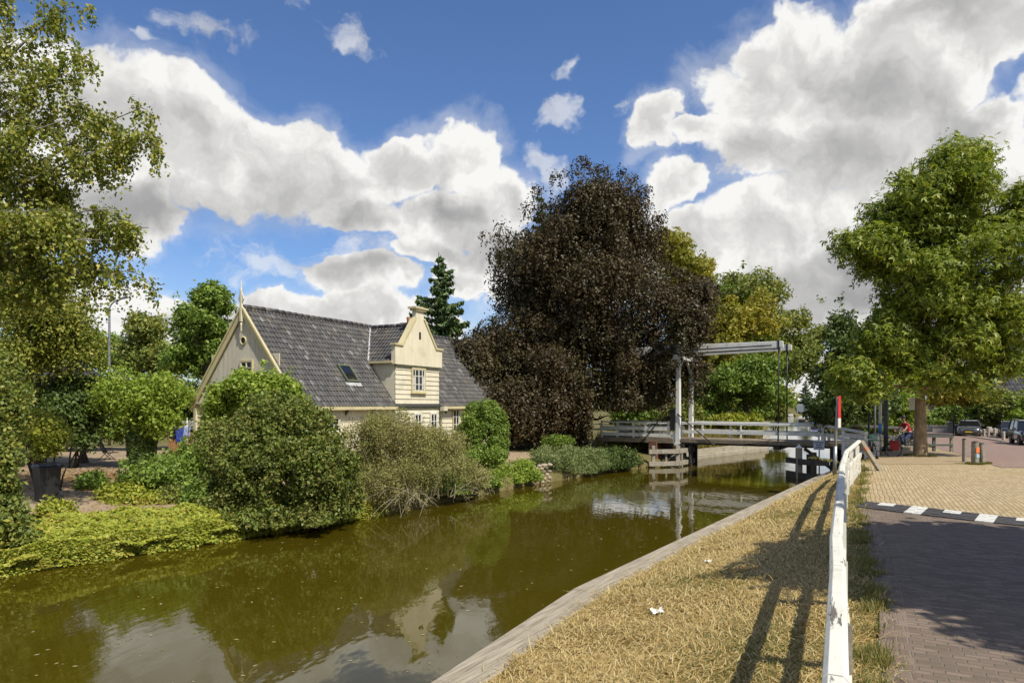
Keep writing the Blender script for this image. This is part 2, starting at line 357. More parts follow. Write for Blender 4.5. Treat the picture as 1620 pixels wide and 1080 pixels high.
def glass_mat():
    m, g, p = new_mat('window_glass'); p.inputs['Base Color'].default_value = (.012, .013, .014, 1); p.inputs['Roughness'].default_value = .04
    p.inputs['Specular IOR Level'].default_value = .8
    b = g.node('ShaderNodeBump'); b.inputs['Strength'].default_value = .06; b.inputs['Distance'].default_value = .05
    g.put(b.inputs['Height'], g.noise(g.node('ShaderNodeTexCoord').outputs['Object'], 3., 2, .5)); g.l.new(b.outputs[0], p.inputs['Normal']); return m
MAT['glass'] = glass_mat()
MAT['curtain'] = pmat('curtain', (.55, .54, .50), (.4, .39, .36), 3, .8)

# ------------------------------------------------------------------ the canal's banks, as x at a given y
Lp = [(-20, -28), (-11, 14.7), (-8, 18.2), (-4.9, 22), (.9, 31.5), (6.0, 38.4), (8.0, 40.3), (10.0, 44), (20.3, 55.5), (29.6, 80), (47, 125), (79.6, 200), (150, 330)]
Rp = [(-19, -28), (-5, 0), (-.9, 8), (1.05, 11.9), (4.25, 16.7), (8.2, 22.6), (13.2, 30), (15.6, 33.4), (18.2, 37.0), (25, 46), (37, 70), (65, 143), (97, 215), (152, 330)]
Fp = [(-15, -28), (-.05, 0), (1.63, 3.44), (2.74, 5.7), (3.43, 7.2), (9.6, 19.6), (12.4, 24.4), (16.6, 31.6), (19.6, 37), (27, 46), (40, 70), (69, 143), (102, 215), (158, 330)]
def at(poly, y): return np.interp(y, [p[1] for p in poly], [p[0] for p in poly])
WATER = -1.3
def zr(x, y):
    y = np.asarray(y, float); x = np.asarray(x, float)
    s = lambda a, b: np.clip((y - a) / (b - a), 0, 1) ** 2 * (3 - 2 * np.clip((y - a) / (b - a), 0, 1))
    z = -.10 + .10 * s(14, 16.8) - .40 * s(30, 46)
    return z + .30 * np.exp(-(((x - 18.6) / 2.4) ** 2 + ((y - 36.2) / 2.6) ** 2))
def zl(x, y):
    d = at(Lp, y) - np.asarray(x, float)
    return np.interp(d, [0, .6, 3, 8, 20], [-1.05, -.75, -.50, -.25, -.05])

# ------------------------------------------------------------------ the setting
def ground():
    ys = np.unique(np.concatenate([[-300, -60, -28], np.arange(-20, 4, 2.), np.arange(4, 60, .8), np.arange(60, 140, 4.), np.arange(140, 331, 10.), [331.5, 350, 450, 800, 1500, 3500]]))
    rows = []
    for y in ys:
        l, r, f = at(Lp, y), at(Rp, y), at(Fp, y)
        if y > 331: l, r, f = 150., 152., 158.
        xs = [-3500, -400, -90, l - 40, l - 20, l - 12, l - 8, l - 5, l - 3, l - 1.5, l - .6, l, l + .02, l + .5, r - .5, r - .02, r, r + .4]
        zz = [0, 0, 0] + [float(zl(x, y)) for x in xs[3:12]] + [-2.4, -2.6, -2.6, -2.4, -.93, -.90]
        if y > 331: zz = [0, 0, 0] + [float(zl(x, y)) for x in xs[3:12]] + [-1, -1, -1, -1, -1, -.9]
        zf = float(zr(f, y)) - .05
        for t in (.3, .6, .85): xs.append(r + .4 + (f - r - .4) * t); zz.append(-.90 + (zf + .90) * (t ** .85))
        for dx in (0, .6, 1.5, 3, 5, 8, 12, 18, 28, 45): xs.append(f + dx); zz.append(float(zr(f + dx, y)) - .05)
        for x in (220, 450, 3500): xs.append(max(x, f + 60)); zz.append(float(zr(9999, y)) - .05)
        rows.append([(x, y, z) for x, z in zip(xs, zz)])
    n = len(rows[0]); V = [p for rw in rows for p in rw]; F = [(i * n + k, i * n + k + 1, (i + 1) * n + k + 1, (i + 1) * n + k) for i in range(len(rows) - 1) for k in range(n - 1)]
    m, g, p = new_mat('ground'); tc = g.node('ShaderNodeTexCoord').outputs['Object']
    col = g.mix(g.smooth(g.noise(tc, .25, 6, .65), .35, .65), (.10, .10, .035), (.17, .14, .06))
    col = g.mix(g.math('MULTIPLY', g.smooth(g.noise(tc, 1.9, 6, .7), .5, .7), .7), col, (.09, .07, .045))
    g.put(p.inputs['Base Color'], col); p.inputs['Roughness'].default_value = .95; p.inputs['Specular IOR Level'].default_value = .1
    b = g.node('ShaderNodeBump'); b.inputs['Strength'].default_value = .7; b.inputs['Distance'].default_value = .05
    g.put(b.inputs['Height'], g.noise(tc, 9., 5, .65)); g.l.new(b.outputs[0], p.inputs['Normal'])
    tag(np_mesh('ground', V, F, m), kind='structure')
ground()

def sheet(name, xa, xb, ys, zf, mat, nx=14, lift=.02):
    V = []; F = []
    for y in ys:
        a, b = xa(y), xb(y)
        for k in range(nx + 1):
            x = a + (b - a) * k / nx; V.append((x, y, float(zf(x, y)) + lift))
    m = nx + 1
    for i in range(len(ys) - 1):
        for k in range(nx): F.append((i * m + k, i * m + k + 1, (i + 1) * m + k + 1, (i + 1) * m + k))
    return np_mesh(name, V, F, mat, smooth=True)
def jag(y, a=.06, q=1.): return a * math.sin(y * 2.3 * q + 1) + a * .7 * math.sin(y * 5.9 * q) + a * .5 * math.sin(y * 13.1 * q)

# water: olive-brown and murky, a dark mirror with small ripples
def water():
    m, g, p = new_mat('water'); tc = g.node('ShaderNodeTexCoord').outputs['Object']
    p.inputs['Base Color'].default_value = (.056, .044, .003, 1); p.inputs['Roughness'].default_value = .03
    p.inputs['IOR'].default_value = 1.5; p.inputs['Specular IOR Level'].default_value = .5
    mp = g.node('ShaderNodeMapping'); g.put(mp.inputs[0], tc); mp.inputs['Rotation'].default_value = (0, 0, R(-35)); mp.inputs['Scale'].default_value = (1.3, .6, 1)
    # ripple patches: calm water near, wind-ruffled further up the canal
    big = g.smooth(g.noise(tc, .10, 3, .5), .42, .62)
    h = g.math('ADD', g.math('MULTIPLY', g.noise(mp.outputs[0], 1.1, 3, .5), .5), g.math('MULTIPLY', g.noise(mp.outputs[0], 4.5, 3, .55), g.math('MULTIPLY_ADD', big, .16, .045)))
    b = g.node('ShaderNodeBump'); b.inputs['Strength'].default_value = .30; b.inputs['Distance'].default_value = .06
    g.put(b.inputs['Height'], h); g.l.new(b.outputs[0], p.inputs['Normal'])
    tag(np_mesh('water', [(-60, -60, WATER), (240, -60, WATER), (240, 331, WATER), (-60, 331, WATER)], [(0, 1, 2, 3)], m), kind='structure')
water()

# road: red clinker, its edge row, the raised yellow crossing, the marks
redbrick = brick_mat('red_brick_road', (.12, .083, .062), (.175, .126, .097), (.25, .185, .143), (.16, .135, .10), .22, .098, R(26.5), .75, 1., .16, patch=((.17, .13, .10), .4))
yelbrick = brick_mat('yellow_brick_paving', (.34, .26, .145), (.42, .325, .185), (.50, .395, .235), (.17, .135, .08), .22, .105, R(26.5 + 90), .8, .6, .10, patch=((.33, .235, .10), .6))
redfar = brick_mat('far_red_brick', (.20, .125, .098), (.25, .16, .125), (.30, .20, .155), (.24, .19, .16), .22, .10, R(30), .75, .5, .09, patch=((.27, .20, .16), .5))
redge = brick_mat('edge_brick_row', (.13, .09, .07), (.18, .13, .10), (.235, .175, .14), (.20, .17, .13), .105, .21, R(26.5), .75, .8, .05)
fx = lambda y: float(at(Fp, y))
ed = lambda y: float(np.interp(y, [-28, 5.9, 8.9, 15.2, 22, 26], [-13.5, 3.2, 4.78, 7.75, 11.4, 13.5]))
yr = list(np.arange(-20, 3, 2.)) + list(np.arange(3, 16.01, .5))
Q = lambda x: 20.6 - .46 * x          # the line of the piano marks runs obliquely across the road
def oblique(name, mat, y_of, a, b, n, lift, nx=26):
    """sheet between two oblique lines across the road"""
    V = []; F = []
    for i in range(n + 1):
        for k in range(nx + 1):
            t = i / n; x = a(t) + (b(t) - a(t)) * k / nx; y = y_of(x, t); V.append((x, y, float(zr(x, y)) + lift))
    m = nx + 1
    for i in range(n):
        for k in range(nx): F.append((i * m + k, i * m + k + 1, (i + 1) * m + k + 1, (i + 1) * m + k))
    return np_mesh(name, V, F, mat, smooth=True)
tag(sheet('brick_road', lambda y: ed(y) + .32, lambda y: ed(y) + 16, yr + [16.6, 17.], zr, redbrick, 30, .012), kind='structure')
tag(sheet('road_edge_row', lambda y: ed(y) + jag(y, .012), lambda y: ed(y) + .32, yr + [16.6], zr, redge, 2, .016), kind='structure')
# yellow paving from the piano marks up to the trees
def ymark(x): return 16.9 - .85 * (x - 8.3) if x < 11.6 else 14.1 - .25 * (x - 11.6)
def yof(x, t): return ymark(x) + (28.2 + .02 * (x - 14) + .18 * math.sin(x * 1.7) - ymark(x)) * t
def yleft(t):
    x = 9.
    for _ in range(40): x = .6 * x + .4 * ed(yof(x, t))
    return x - .02 + .03 * math.sin(t * 31)
tag(oblique('yellow_paving', yelbrick, yof,
            yleft, lambda t: 30., 60, .030), kind='structure')
def zfar(x, y): return zr(x, y)
tag(sheet('far_road', lambda y: float(np.interp(y, [25.6, 30, 37, 46, 60, 90, 140], [18.4, 20.2, 23.6, 28.2, 36, 52, 80])) + jag(y, .06), lambda y: float(np.interp(y, [25.6, 36, 46, 60, 90, 140], [40, 42, 44, 46, 60, 88])),
          list(np.arange(25.7, 46, 1.)) + list(np.arange(46, 141, 5.)), zfar, redfar, 16, .044), kind='structure')
sandy = brick_mat('sandy_pavement', (.30, .22, .125), (.34, .255, .15), (.38, .29, .18), (.25, .19, .11), .21, .105, R(30), .9, .4, .07, patch=((.26, .21, .09), .8))
tag(sheet('pavement', lambda y: float(np.interp(y, [27.2, 30, 34, 44], [14.3, 16.0, 18.6, 24.2])) + jag(y, .12), lambda y: float(np.interp(y, [27, 30, 37, 44], [19.0, 20.2, 23.6, 27.2])) + .2, list(np.arange(27.2, 44, .7)), zr, sandy, 10, .038), kind='structure')
# piano marks: black and white setts
wm = pmat('white_sett', (.72, .71, .66), (.62, .61, .56), 6, .6, .2, 30, dirt=(.32, .30, .27), dscale=4, damt=.5); bm_ = pmat('dark_sett', (.055, .052, .052), (.075, .07, .068), 6, .7, .3, 30)
def setts():
    m = MB(); idx = []; x = 8.66; k = 0; rnd = random.Random(5)
    while x < 14.6:
        a = math.atan2(ymark(x + .1) - ymark(x), .1); n = Vector((-math.sin(a), math.cos(a), 0)); M = Matrix.Rotation(a, 3, 'Z'); q = k % 8
        for row in range(5):
            c = 'w' if (q in (2, 3) and row < 2) or q in (6, 7) else 'b'
            o = Vector((x, ymark(x), 0)) + n * (.02 - .19 * row + rnd.uniform(-.005, .005)); m.box((o.x, o.y, float(zr(o.x, o.y)) + .024 + rnd.uniform(-.003, .003)), (.168, .184, .03), M); idx += [0 if c == 'w' else 1] * 6
        k += 1; x += .166 * math.cos(a)
    o = m.build('crossing_marking', wm); o.data.materials.append(bm_); o.data.polygons.foreach_set('material_index', np.array(idx, np.int32)); o.data.update()
    tag(o, 'row of black and white setts across the road where the yellow paving begins', 'road marking')
setts()

# dry mown bank between the canal edging and the fence
def bankz(x, y):
    l, f = at(Rp, y), at(Fp, y); zf = zr(f, y) - .05; t = np.clip((x - l - .4) / np.maximum(f - l - .4, .1), 0, 1); t2 = np.interp(t, [0, .3, .6, .85, 1], [0, .3 ** .85, .6 ** .85, .85 ** .85, 1])
    return np.where(x > f, zf, -.90 + (zf + .90) * t2)
def bank():
    m, g, p = new_mat('dry_grass_bank'); tc = g.node('ShaderNodeTexCoord').outputs['Object']
    col = g.mix(g.smooth(g.noise(tc, 1.3, 6, .7), .35, .65), (.36, .25, .085), (.26, .175, .055))
    col = g.mix(g.math('MULTIPLY', g.smooth(g.noise(tc, .8, 5, .65), .55, .72), .6), col, (.13, .12, .03))
    col = g.mix(g.smooth(g.noise(tc, 40., 4, .7), .4, .7), col, (.13, .085, .03))
    g.put(p.inputs['Base Color'], col); p.inputs['Roughness'].default_value = .95; p.inputs['Specular IOR Level'].default_value = .1
    b = g.node('ShaderNodeBump'); b.inputs['Strength'].default_value = .9; b.inputs['Distance'].default_value = .04
    g.put(b.inputs['Height'], g.noise(tc, 22., 5, .7)); g.l.new(b.outputs[0], p.inputs['Normal'])
    ys = list(np.arange(-4, 36, .5))
    tag(sheet('dry_bank', lambda y: float(at(Rp, y)) + .38, lambda y: max(fx(y) + .1, ed(y) + .08) if y < 16 else max(fx(y) + .8, ed(min(y, 28)) + .35), ys, bankz, m, 40, .022), kind='structure')
bank()
def straw():
    rng = np.random.default_rng(3); N = 290000
    u = rng.random(N); Y = 1 / (1 / 5.0 - u * (1 / 5.0 - 1 / 34.)); Y = np.where(rng.random(N) < .35, 5 + rng.random(N) * 12, Y)
    l, f = at(Rp, Y) + .36, np.maximum(at(Fp, Y), np.array([ed(y) for y in Y]) - .02) + .16; X = l + (f - l) * rng.random(N)
    edge = (X > at(Fp, Y) - .15)
    Z = bankz(X, Y) + .015
    # mown hay lies in tufts and drifts
    q = np.sin(X * 2.1 + np.sin(Y * 1.3)) * np.sin(Y * 1.9 + X * .7); bare = np.sin(X * 3.7 + 1.5 * np.sin(Y * 2.2)) * np.sin(Y * 2.9 + 1.1 * np.sin(X * 2.5)); keep = (rng.random(N) < .6 + .4 * q) & ((bare < .55) | (rng.random(N) < .35))
    X, Y, Z, edge = X[keep], Y[keep], Z[keep], edge[keep]; N = len(X)
    gp_ = .5 + .5 * np.sin(X * 1.3 + 2 * np.sin(Y * .6)) * np.sin(Y * .9 + 1.7 * np.sin(X * .8)); green = rng.random(N) < np.where(edge, .40, .03 + .55 * gp_ ** 3)
    L = np.where(green, .05 + .07 * rng.random(N), .05 + .15 * rng.random(N) ** 2 + .45 * (rng.random(N) < .018) * rng.random(N)); w = .0022 + .00028 * Y
    a = rng.normal(.6, 1.1, N); t = np.where(green, .5 + .6 * rng.random(N), .05 + .45 * rng.random(N) ** 1.5)
    D = np.stack([np.cos(a) * np.cos(t), np.sin(a) * np.cos(t), np.sin(t)], 1); S = np.stack([-np.sin(a), np.cos(a), np.zeros(N)], 1) * w[:, None]
    P = np.stack([X, Y, Z + .035 * rng.random(N) * ~green], 1); D2 = D.copy(); D2[:, 2] -= .35; D2[:, :2] += rng.normal(0, .25, (N, 2))
    M1 = P + D * L[:, None] * .55; T = M1 + D2 * L[:, None] * .45
    V = np.stack([P - S, P + S, M1 + S * .9, M1 - S * .9, T + S * .2, T - S * .2], 1)
    for sel, nm, mt, lb in ((~green, 'straw', leafmat('straw', [(.26, .17, .05), (.44, .31, .11), (.57, .44, .19), (.68, .56, .30)], .2, .6, .3), 0), (green, 'grass', leafmat('grass_blade', [(.10, .12, .02), (.17, .17, .04), (.24, .21, .06)], .35, .6, .3), 0)):
        v = V[sel]; n = len(v); base = np.arange(n)[:, None] * 6
        F = np.concatenate([base + np.array([0, 1, 2, 3]), base + np.array([3, 2, 4, 5])])
        tag(np_mesh(nm, v.reshape(-1, 3), F, mt), kind='stuff')
straw()

# canal edging on the near bank: three weathered planks wide, boards below
def edging():
    t = thing('canal_edging', 'weathered grey timber edging along the near bank below the dry grass', 'canal edging', (-.9, 8, -.85))
    o = t.location; top, face = MB(), MB(); rnd = random.Random(2)
    pts = [Vector((x, y, 0)) for x, y in Rp[:9]]; pts[0] = Vector((-12, -14, 0))
    for a, b in zip(pts, pts[1:]):
        d = (b - a).normalized(); r = Vector((d.y, -d.x, 0)); n = max(1, int((b - a).length / 3.4)); 
        for k in range(3):
            cut = sorted([i / n + (rnd.random() - .5) * .12 for i in range(1, n)]); cut = [0] + cut + [1]
            for s0, s1 in zip(cut, cut[1:]):
                p, q = a + (b - a) * s0, a + (b - a) * s1; off = r * (.10 + k * .195); z = -.845 + rnd.uniform(-.006, .006)
                top.bar(p + off + d * .004 + Vector((0, 0, z)) - o, q + off - d * .004 + Vector((0, 0, z)) - o, .187, .07)
        for j in range(3): face.bar(a + r * .035 + Vector((0, 0, -1.0 - j * .22)) - o, b + r * .035 + Vector((0, 0, -1.0 - j * .22)) - o, .05, .21)
        m = int((b - a).length / 1.6)
        for i in range(m):
            p = a + d * (.8 + i * 1.6) - r * .045 - o; post = MB(); post.bar(p + Vector((0, 0, -.9)), p + Vector((0, 0, -2.2)), .09, .11)
            if 7 < (p + o).y < 34: post.build('stake', MAT['grey_wood'], t)
    top.build('coping_planks', MAT['edge_wood'], t, .006); face.build('facing_boards', MAT['grey_wood'], t)
edging()
def far_edging():
    t = thing('bank_edging', 'pale two-tier concrete edging of the far bank beyond the drawbridge', 'canal edging', (10.3, 44, -.6)); m = MB(); o = t.location
    pts = [(10.3, 44.2), (14.2, 48.7), (20.6, 55.6), (29.9, 80)]
    for (x0, y0), (x1, y1) in zip(pts, pts[1:]):
        a, b = Vector((x0, y0, 0)) - o, Vector((x1, y1, 0)) - o
        m.bar(a + Vector((-.12, .1, -1.0)), b + Vector((-.12, .1, -1.0)), .3, .62); m.bar(a + Vector((.12, -.1, -1.28)), b + Vector((.12, -.1, -1.28)), .3, .42)
    m.build('kerb_beams', MAT['concrete'], t)
far_edging()
# sandy garden yard on the far bank
yard = pmat('yard', (.34, .26, .17), (.27, .20, .125), 1.2, .95, .6, 14, dirt=(.14, .10, .055), dscale=1.1, damt=.7)
tag(sheet('garden_yard', lambda y: -30 + jag(y, .3), lambda y: float(at(Lp, y)) - 1.6 + jag(y, .35), list(np.arange(17, 40, .8)), zl, yard, 14, .02), kind='structure')

# ------------------------------------------------------------------ plants
def unit(v): return v / np.maximum(np.linalg.norm(v, axis=-1, keepdims=True), 1e-6)
def rdir(rng, n): return unit(rng.normal(size=(n, 3)))
def lumps(ells, n, r0, r1, rng, inner=.55, up=0.):
    """n sub-crowns spread through the crown's ellipsoids (cx,cy,cz,rx,ry,rz), more of them near its skin"""
    E = np.array(ells, float); w = E[:, 3] * E[:, 4] * E[:, 5]; w = w ** .67; k = rng.choice(len(E), n, p=w / w.sum())
    d = rdir(rng, n); d[:, 2] += up; d = unit(d); u = inner + (1 - inner) * rng.random(n) ** .6
    r = r0 + (r1 - r0) * rng.random(n) ** 1.5
    sh = np.maximum(E[k, 3:] - r[:, None] * .8, .05)
    return E[k, :3] + d * u[:, None] * sh, r
def lump_pts(C, r, n, rng, twig=6, sig=.12, flat=.8, shell=2.2):
    """leaf positions: twigs spread in each sub-crown, a handful of leaves round each twig"""
    nt = max(1, n // twig); k = rng.choice(len(C), nt, p=r ** 2 / (r ** 2).sum())
    d = rdir(rng, nt); u = rng.random(nt) ** (1 / shell)
    T = C[k] + d * (u * r[k])[:, None] * np.array([1, 1, flat]); out = unit(d + .25 * rng.normal(size=(nt, 3)))
    P = np.repeat(T, twig, 0) + rng.normal(0, sig, (nt * twig, 3)); return P, np.repeat(out, twig, 0)
def strands(T, out, ln, n, rng, sway=.12):
    """hanging strings of leaves from tips T"""
    L = ln * (.4 + .9 * rng.random(len(T))); s = rng.random((len(T), n)); P = T[:, None, :] + np.zeros((1, n, 1))
    P = P + out[:, None, :] * np.array([1, 1, .2]) * (np.sqrt(s) * L[:, None] * .28)[..., None]
    P[..., 2] -= s ** 1.25 * L[:, None]
    P = P + rng.normal(0, sway, P.shape) * np.array([1, 1, .4]); return P.reshape(-1, 3), np.repeat(out, n, 0)
def leaves(P, out, size, rng, elong=1.7, bias=.9, droop=.2, lobes=1, jit=.48):
    """rhombic leaf faces facing mostly outwards and up"""
    n = len(P); nr = unit(rdir(rng, n) + out * bias + np.array([0, 0, .45 * bias])); a = rdir(rng, n); a[:, 2] -= droop * 2
    a = unit(a - nr * (a * nr).sum(1, keepdims=True)); b = np.cross(nr, a); L = 1.22 * size * (1 - jit + 2 * jit * rng.random(n))[:, None]; Wd = L / elong
    if lobes == 1:
        V = np.stack([P - a * L * .5, P + b * Wd * .5 + nr * L * .06, P + a * L * .5 - nr * L * .05, P - b * Wd * .5 + nr * L * .06], 1)
    else:
        vs = []
        for q in np.linspace(-1.15, 1.15, lobes):
            d = a * math.cos(q) + b * math.sin(q); e = -a * math.sin(q) + b * math.cos(q); l2 = L * (1 - .16 * abs(q))
            vs.append(np.stack([P, P + d * l2 * .45 + e * l2 * .17 + nr * L * .05, P + d * l2 - nr * L * .12, P + d * l2 * .45 - e * l2 * .17], 1))
        V = np.concatenate(vs, 0)
    return V.reshape(-1, 3)
def leaf_obj(name, V, mat, parent):
    return np_mesh(name, V, np.arange(len(V)).reshape(-1, 4), mat, parent)
def limb(mb, a, b, r0, r1, rng, bend=.12, n=5, seg=7):
    a, b = Vector(a), Vector(b); L = (b - a).length; pts = []
    off = Vector(rng.normal(0, 1, 3)) * bend * L
    for i in range(n + 1):
        t = i / n; pts.append(a.lerp(b, t) + off * math.sin(math.pi * t) * .6 + Vector(rng.normal(0, .015, 3)) * L * (0 < i < n))
    mb.tube(pts, [r0 + (r1 - r0) * i / n for i in range(n + 1)], seg)
def trunk_limbs(t, base, h, r, tips, rng, mat, fork=.45, lean=(0, 0), flare=1.5, mb=None, tw=.22):
    """tapered trunk and limbs reaching out to the given tips (relative to the thing)"""
    mb = mb or MB(); top = Vector((lean[0], lean[1], h)); n = 7
    pts = [Vector((lean[0] * s, lean[1] * s, h * s)) + Vector((rng.normal(0, r * .18), rng.normal(0, r * .18), 0)) * (s > 0) for s in [i / n for i in range(n + 1)]]
    mb.tube([Vector((0, 0, -.25))] + pts, [r * flare * 1.15] + [r * (flare if i == 0 else 1.12 if i == 1 else 1 - .75 * (i / n)) for i in range(n + 1)], 11)
    for p in tips:
        p = Vector(p); s = min(.95, max(fork, (p.z / h) * .62 + rng.normal(0, .04))); a = Vector((lean[0] * s, lean[1] * s, h * s)); L = (p - a).length
        limb(mb, a, p, max(.02, r * tw * (1.25 - s * .6) * min(1.6, .5 + L / 5)), .012, rng, .10)
    return mb.build('trunk', mat, t)
def tree(name, label, cat, base, ells, rng_seed, nl, r0, r1, nleaf, size, lmat, bmat, h, r, group=None, elong=1.7, lobes=1, twig=6, sig=.14, flat=.75, inner=.5,
         hang=0., hang_n=6, lean=(0, 0), ntip=16, bias=.9, droop=.2, shell=2.2, fork=.35, stray=0, tw=.22):
    rng = np.random.default_rng(rng_seed); b = np.array(base, float); t = thing(name, label, cat, base, 0, group)
    E = [(e[0] - b[0], e[1] - b[1], e[2] - b[2], *e[3:]) for e in ells]
    C, rr = lumps(E, nl, r0, r1, rng, inner)
    if stray:   # boughs that break the outline
        C2, r2 = lumps(E, stray, r0 * .35, r0 * .7, rng, .98); d = unit(C2 - np.array(E)[:, :3].mean(0)); C2 = C2 + d * r0 * .9; C = np.concatenate([C, C2]); rr = np.concatenate([rr, r2])
    P, out = lump_pts(C, rr, nleaf, rng, twig, sig, flat, shell)
    if hang:
        k = rng.choice(len(P), len(P) // (hang_n * 2)); Q2, o2 = strands(P[k], out[k], hang, hang_n, rng); P = np.concatenate([P[: len(P) // 2], Q2]); out = np.concatenate([out[: len(out) // 2], o2])
    leaf_obj('crown', leaves(P, out, size, rng, elong, bias, droop, lobes), lmat, t)
    tips = C[rng.choice(len(C), min(ntip, len(C)), replace=False)]
    trunk_limbs(t, base, h, r, tips, rng, bmat, fork, lean, tw=tw); return t
def shrub(name, label, cat, ells, seed, nl, r0, r1, nleaf, size, lmat, zbase, group=None, elong=1.6, bias=.9, inner=.6, twig=5, sig=.08, flat=.85, stems=7, smat=None, shell=2.6, droop=.1, stray=0, lobes=1):
    rng = np.random.default_rng(seed); E0 = np.array(ells, float); c = (E0[:, :2] * E0[:, 3:4]).sum(0) / E0[:, 3].sum(); b = np.array([c[0], c[1], zbase]); t = thing(name, label, cat, tuple(b), 0, group)
    E = E0.copy(); E[:, :3] -= b; C, rr = lumps(E, nl, r0, r1, rng, inner)
    if stray:
        C2, r2 = lumps(E, stray, r0 * .3, r0 * .6, rng, 1.); d = unit(C2 - E[:, :3].mean(0)); C2 = C2 + d * r0 * .7; C = np.concatenate([C, C2]); rr = np.concatenate([rr, r2])
    P, out = lump_pts(C, rr, nleaf, rng, twig, sig, flat, shell); P[:, 2] = np.maximum(P[:, 2], .03 + .1 * rng.random(len(P)))
    leaf_obj('foliage', leaves(P, out, size, rng, elong, bias, droop, lobes), lmat, t)
    mb = MB()
    for k in rng.choice(len(C), min(stems, len(C)), replace=False): limb(mb, (rng.normal(0, .15), rng.normal(0, .15), -.2), C[k], .045, .008, rng, .1, 4, 6)
    mb.build('stems', smat or MAT['bark_dark'], t); return t

LM = {}
LM['birch'] = leafmat('birch_leaf', [(.05, .068, .012), (.085, .108, .016), (.125, .145, .022), (.17, .175, .03), (.25, .22, .055)], .30, .42, .4, gain=1.9)
LM['beech'] = leafmat('copper_leaf', [(.022, .016, .008), (.038, .027, .012), (.054, .037, .016), (.060, .049, .020), (.095, .052, .022)], .16, .42, .5, zone=(.064, .058, .024), zscale=.3, gain=1.4)
LM['sweet'] = leafmat('sweetgum_leaf', [(.050, .074, .010), (.082, .114, .013), (.112, .145, .016), (.145, .17, .022), (.19, .19, .03)], .34, .42, .4, gain=1.95)
LM['yellow'] = leafmat('yellowing_leaf', [(.16, .15, .02), (.22, .20, .03), (.27, .23, .03), (.31, .26, .04)], .35, .5, .3, zone=(.12, .14, .022), zscale=.30, gain=1.5)
LM['olive'] = leafmat('olive_leaf', [(.055, .075, .018), (.085, .11, .025), (.12, .14, .032), (.16, .165, .04)], .3, .45, .4, zone=(.17, .16, .03), zscale=.2, gain=2.0)
LM['mid'] = leafmat('mid_leaf', [(.05, .08, .014), (.075, .115, .02), (.105, .15, .024), (.14, .18, .034)], .32, .45, .4, gain=2.1)
LM['fresh'] = leafmat('fresh_leaf', [(.09, .14, .018), (.13, .185, .024), (.17, .22, .032), (.22, .26, .05)], .38, .45, .4, gain=1.8)
LM['dark'] = leafmat('dark_leaf', [(.022, .038, .010), (.036, .056, .013), (.052, .078, .017), (.075, .10, .024)], .2, .38, .5, gain=2.0)
LM['hazel'] = leafmat('hawthorn_leaf', [(.040, .058, .012), (.065, .090, .016), (.085, .115, .020), (.115, .140, .026), (.16, .125, .035)], .25, .42, .5, zone=(.105, .105, .026), zscale=1.1, gain=1.85)
LM['tan'] = leafmat('dry_shrub_leaf', [(.11, .12, .040), (.16, .155, .052), (.21, .185, .07), (.27, .235, .10)], .25, .6, .3, zone=(.125, .135, .035), zscale=.6, gain=1.7)
LM['ivy'] = leafmat('ivy_leaf', [(.022, .04, .010), (.04, .065, .014), (.06, .09, .018), (.085, .115, .026)], .14, .28, .6, gain=1.8)
LM['lime'] = leafmat('lime_leaf', [(.11, .14, .016), (.17, .20, .022), (.23, .25, .03), (.28, .28, .045)], .3, .45, .4, zone=(.27, .25, .045), zscale=.8, gain=1.6)
LM['conifer'] = leafmat('needle', [(.020, .035, .014), (.032, .052, .018), (.05, .075, .024), (.065, .09, .03)], .12, .5, .3, gain=2.6)
LM['mound'] = leafmat('mound_leaf', [(.06, .08, .03), (.09, .115, .04), (.12, .15, .05), (.17, .18, .075)], .25, .45, .4, gain=1.9)
LM['reed'] = leafmat('reed_blade', [(.13, .14, .03), (.22, .19, .05), (.30, .23, .07), (.17, .12, .04)], .3, .6, .3, gain=1.2)

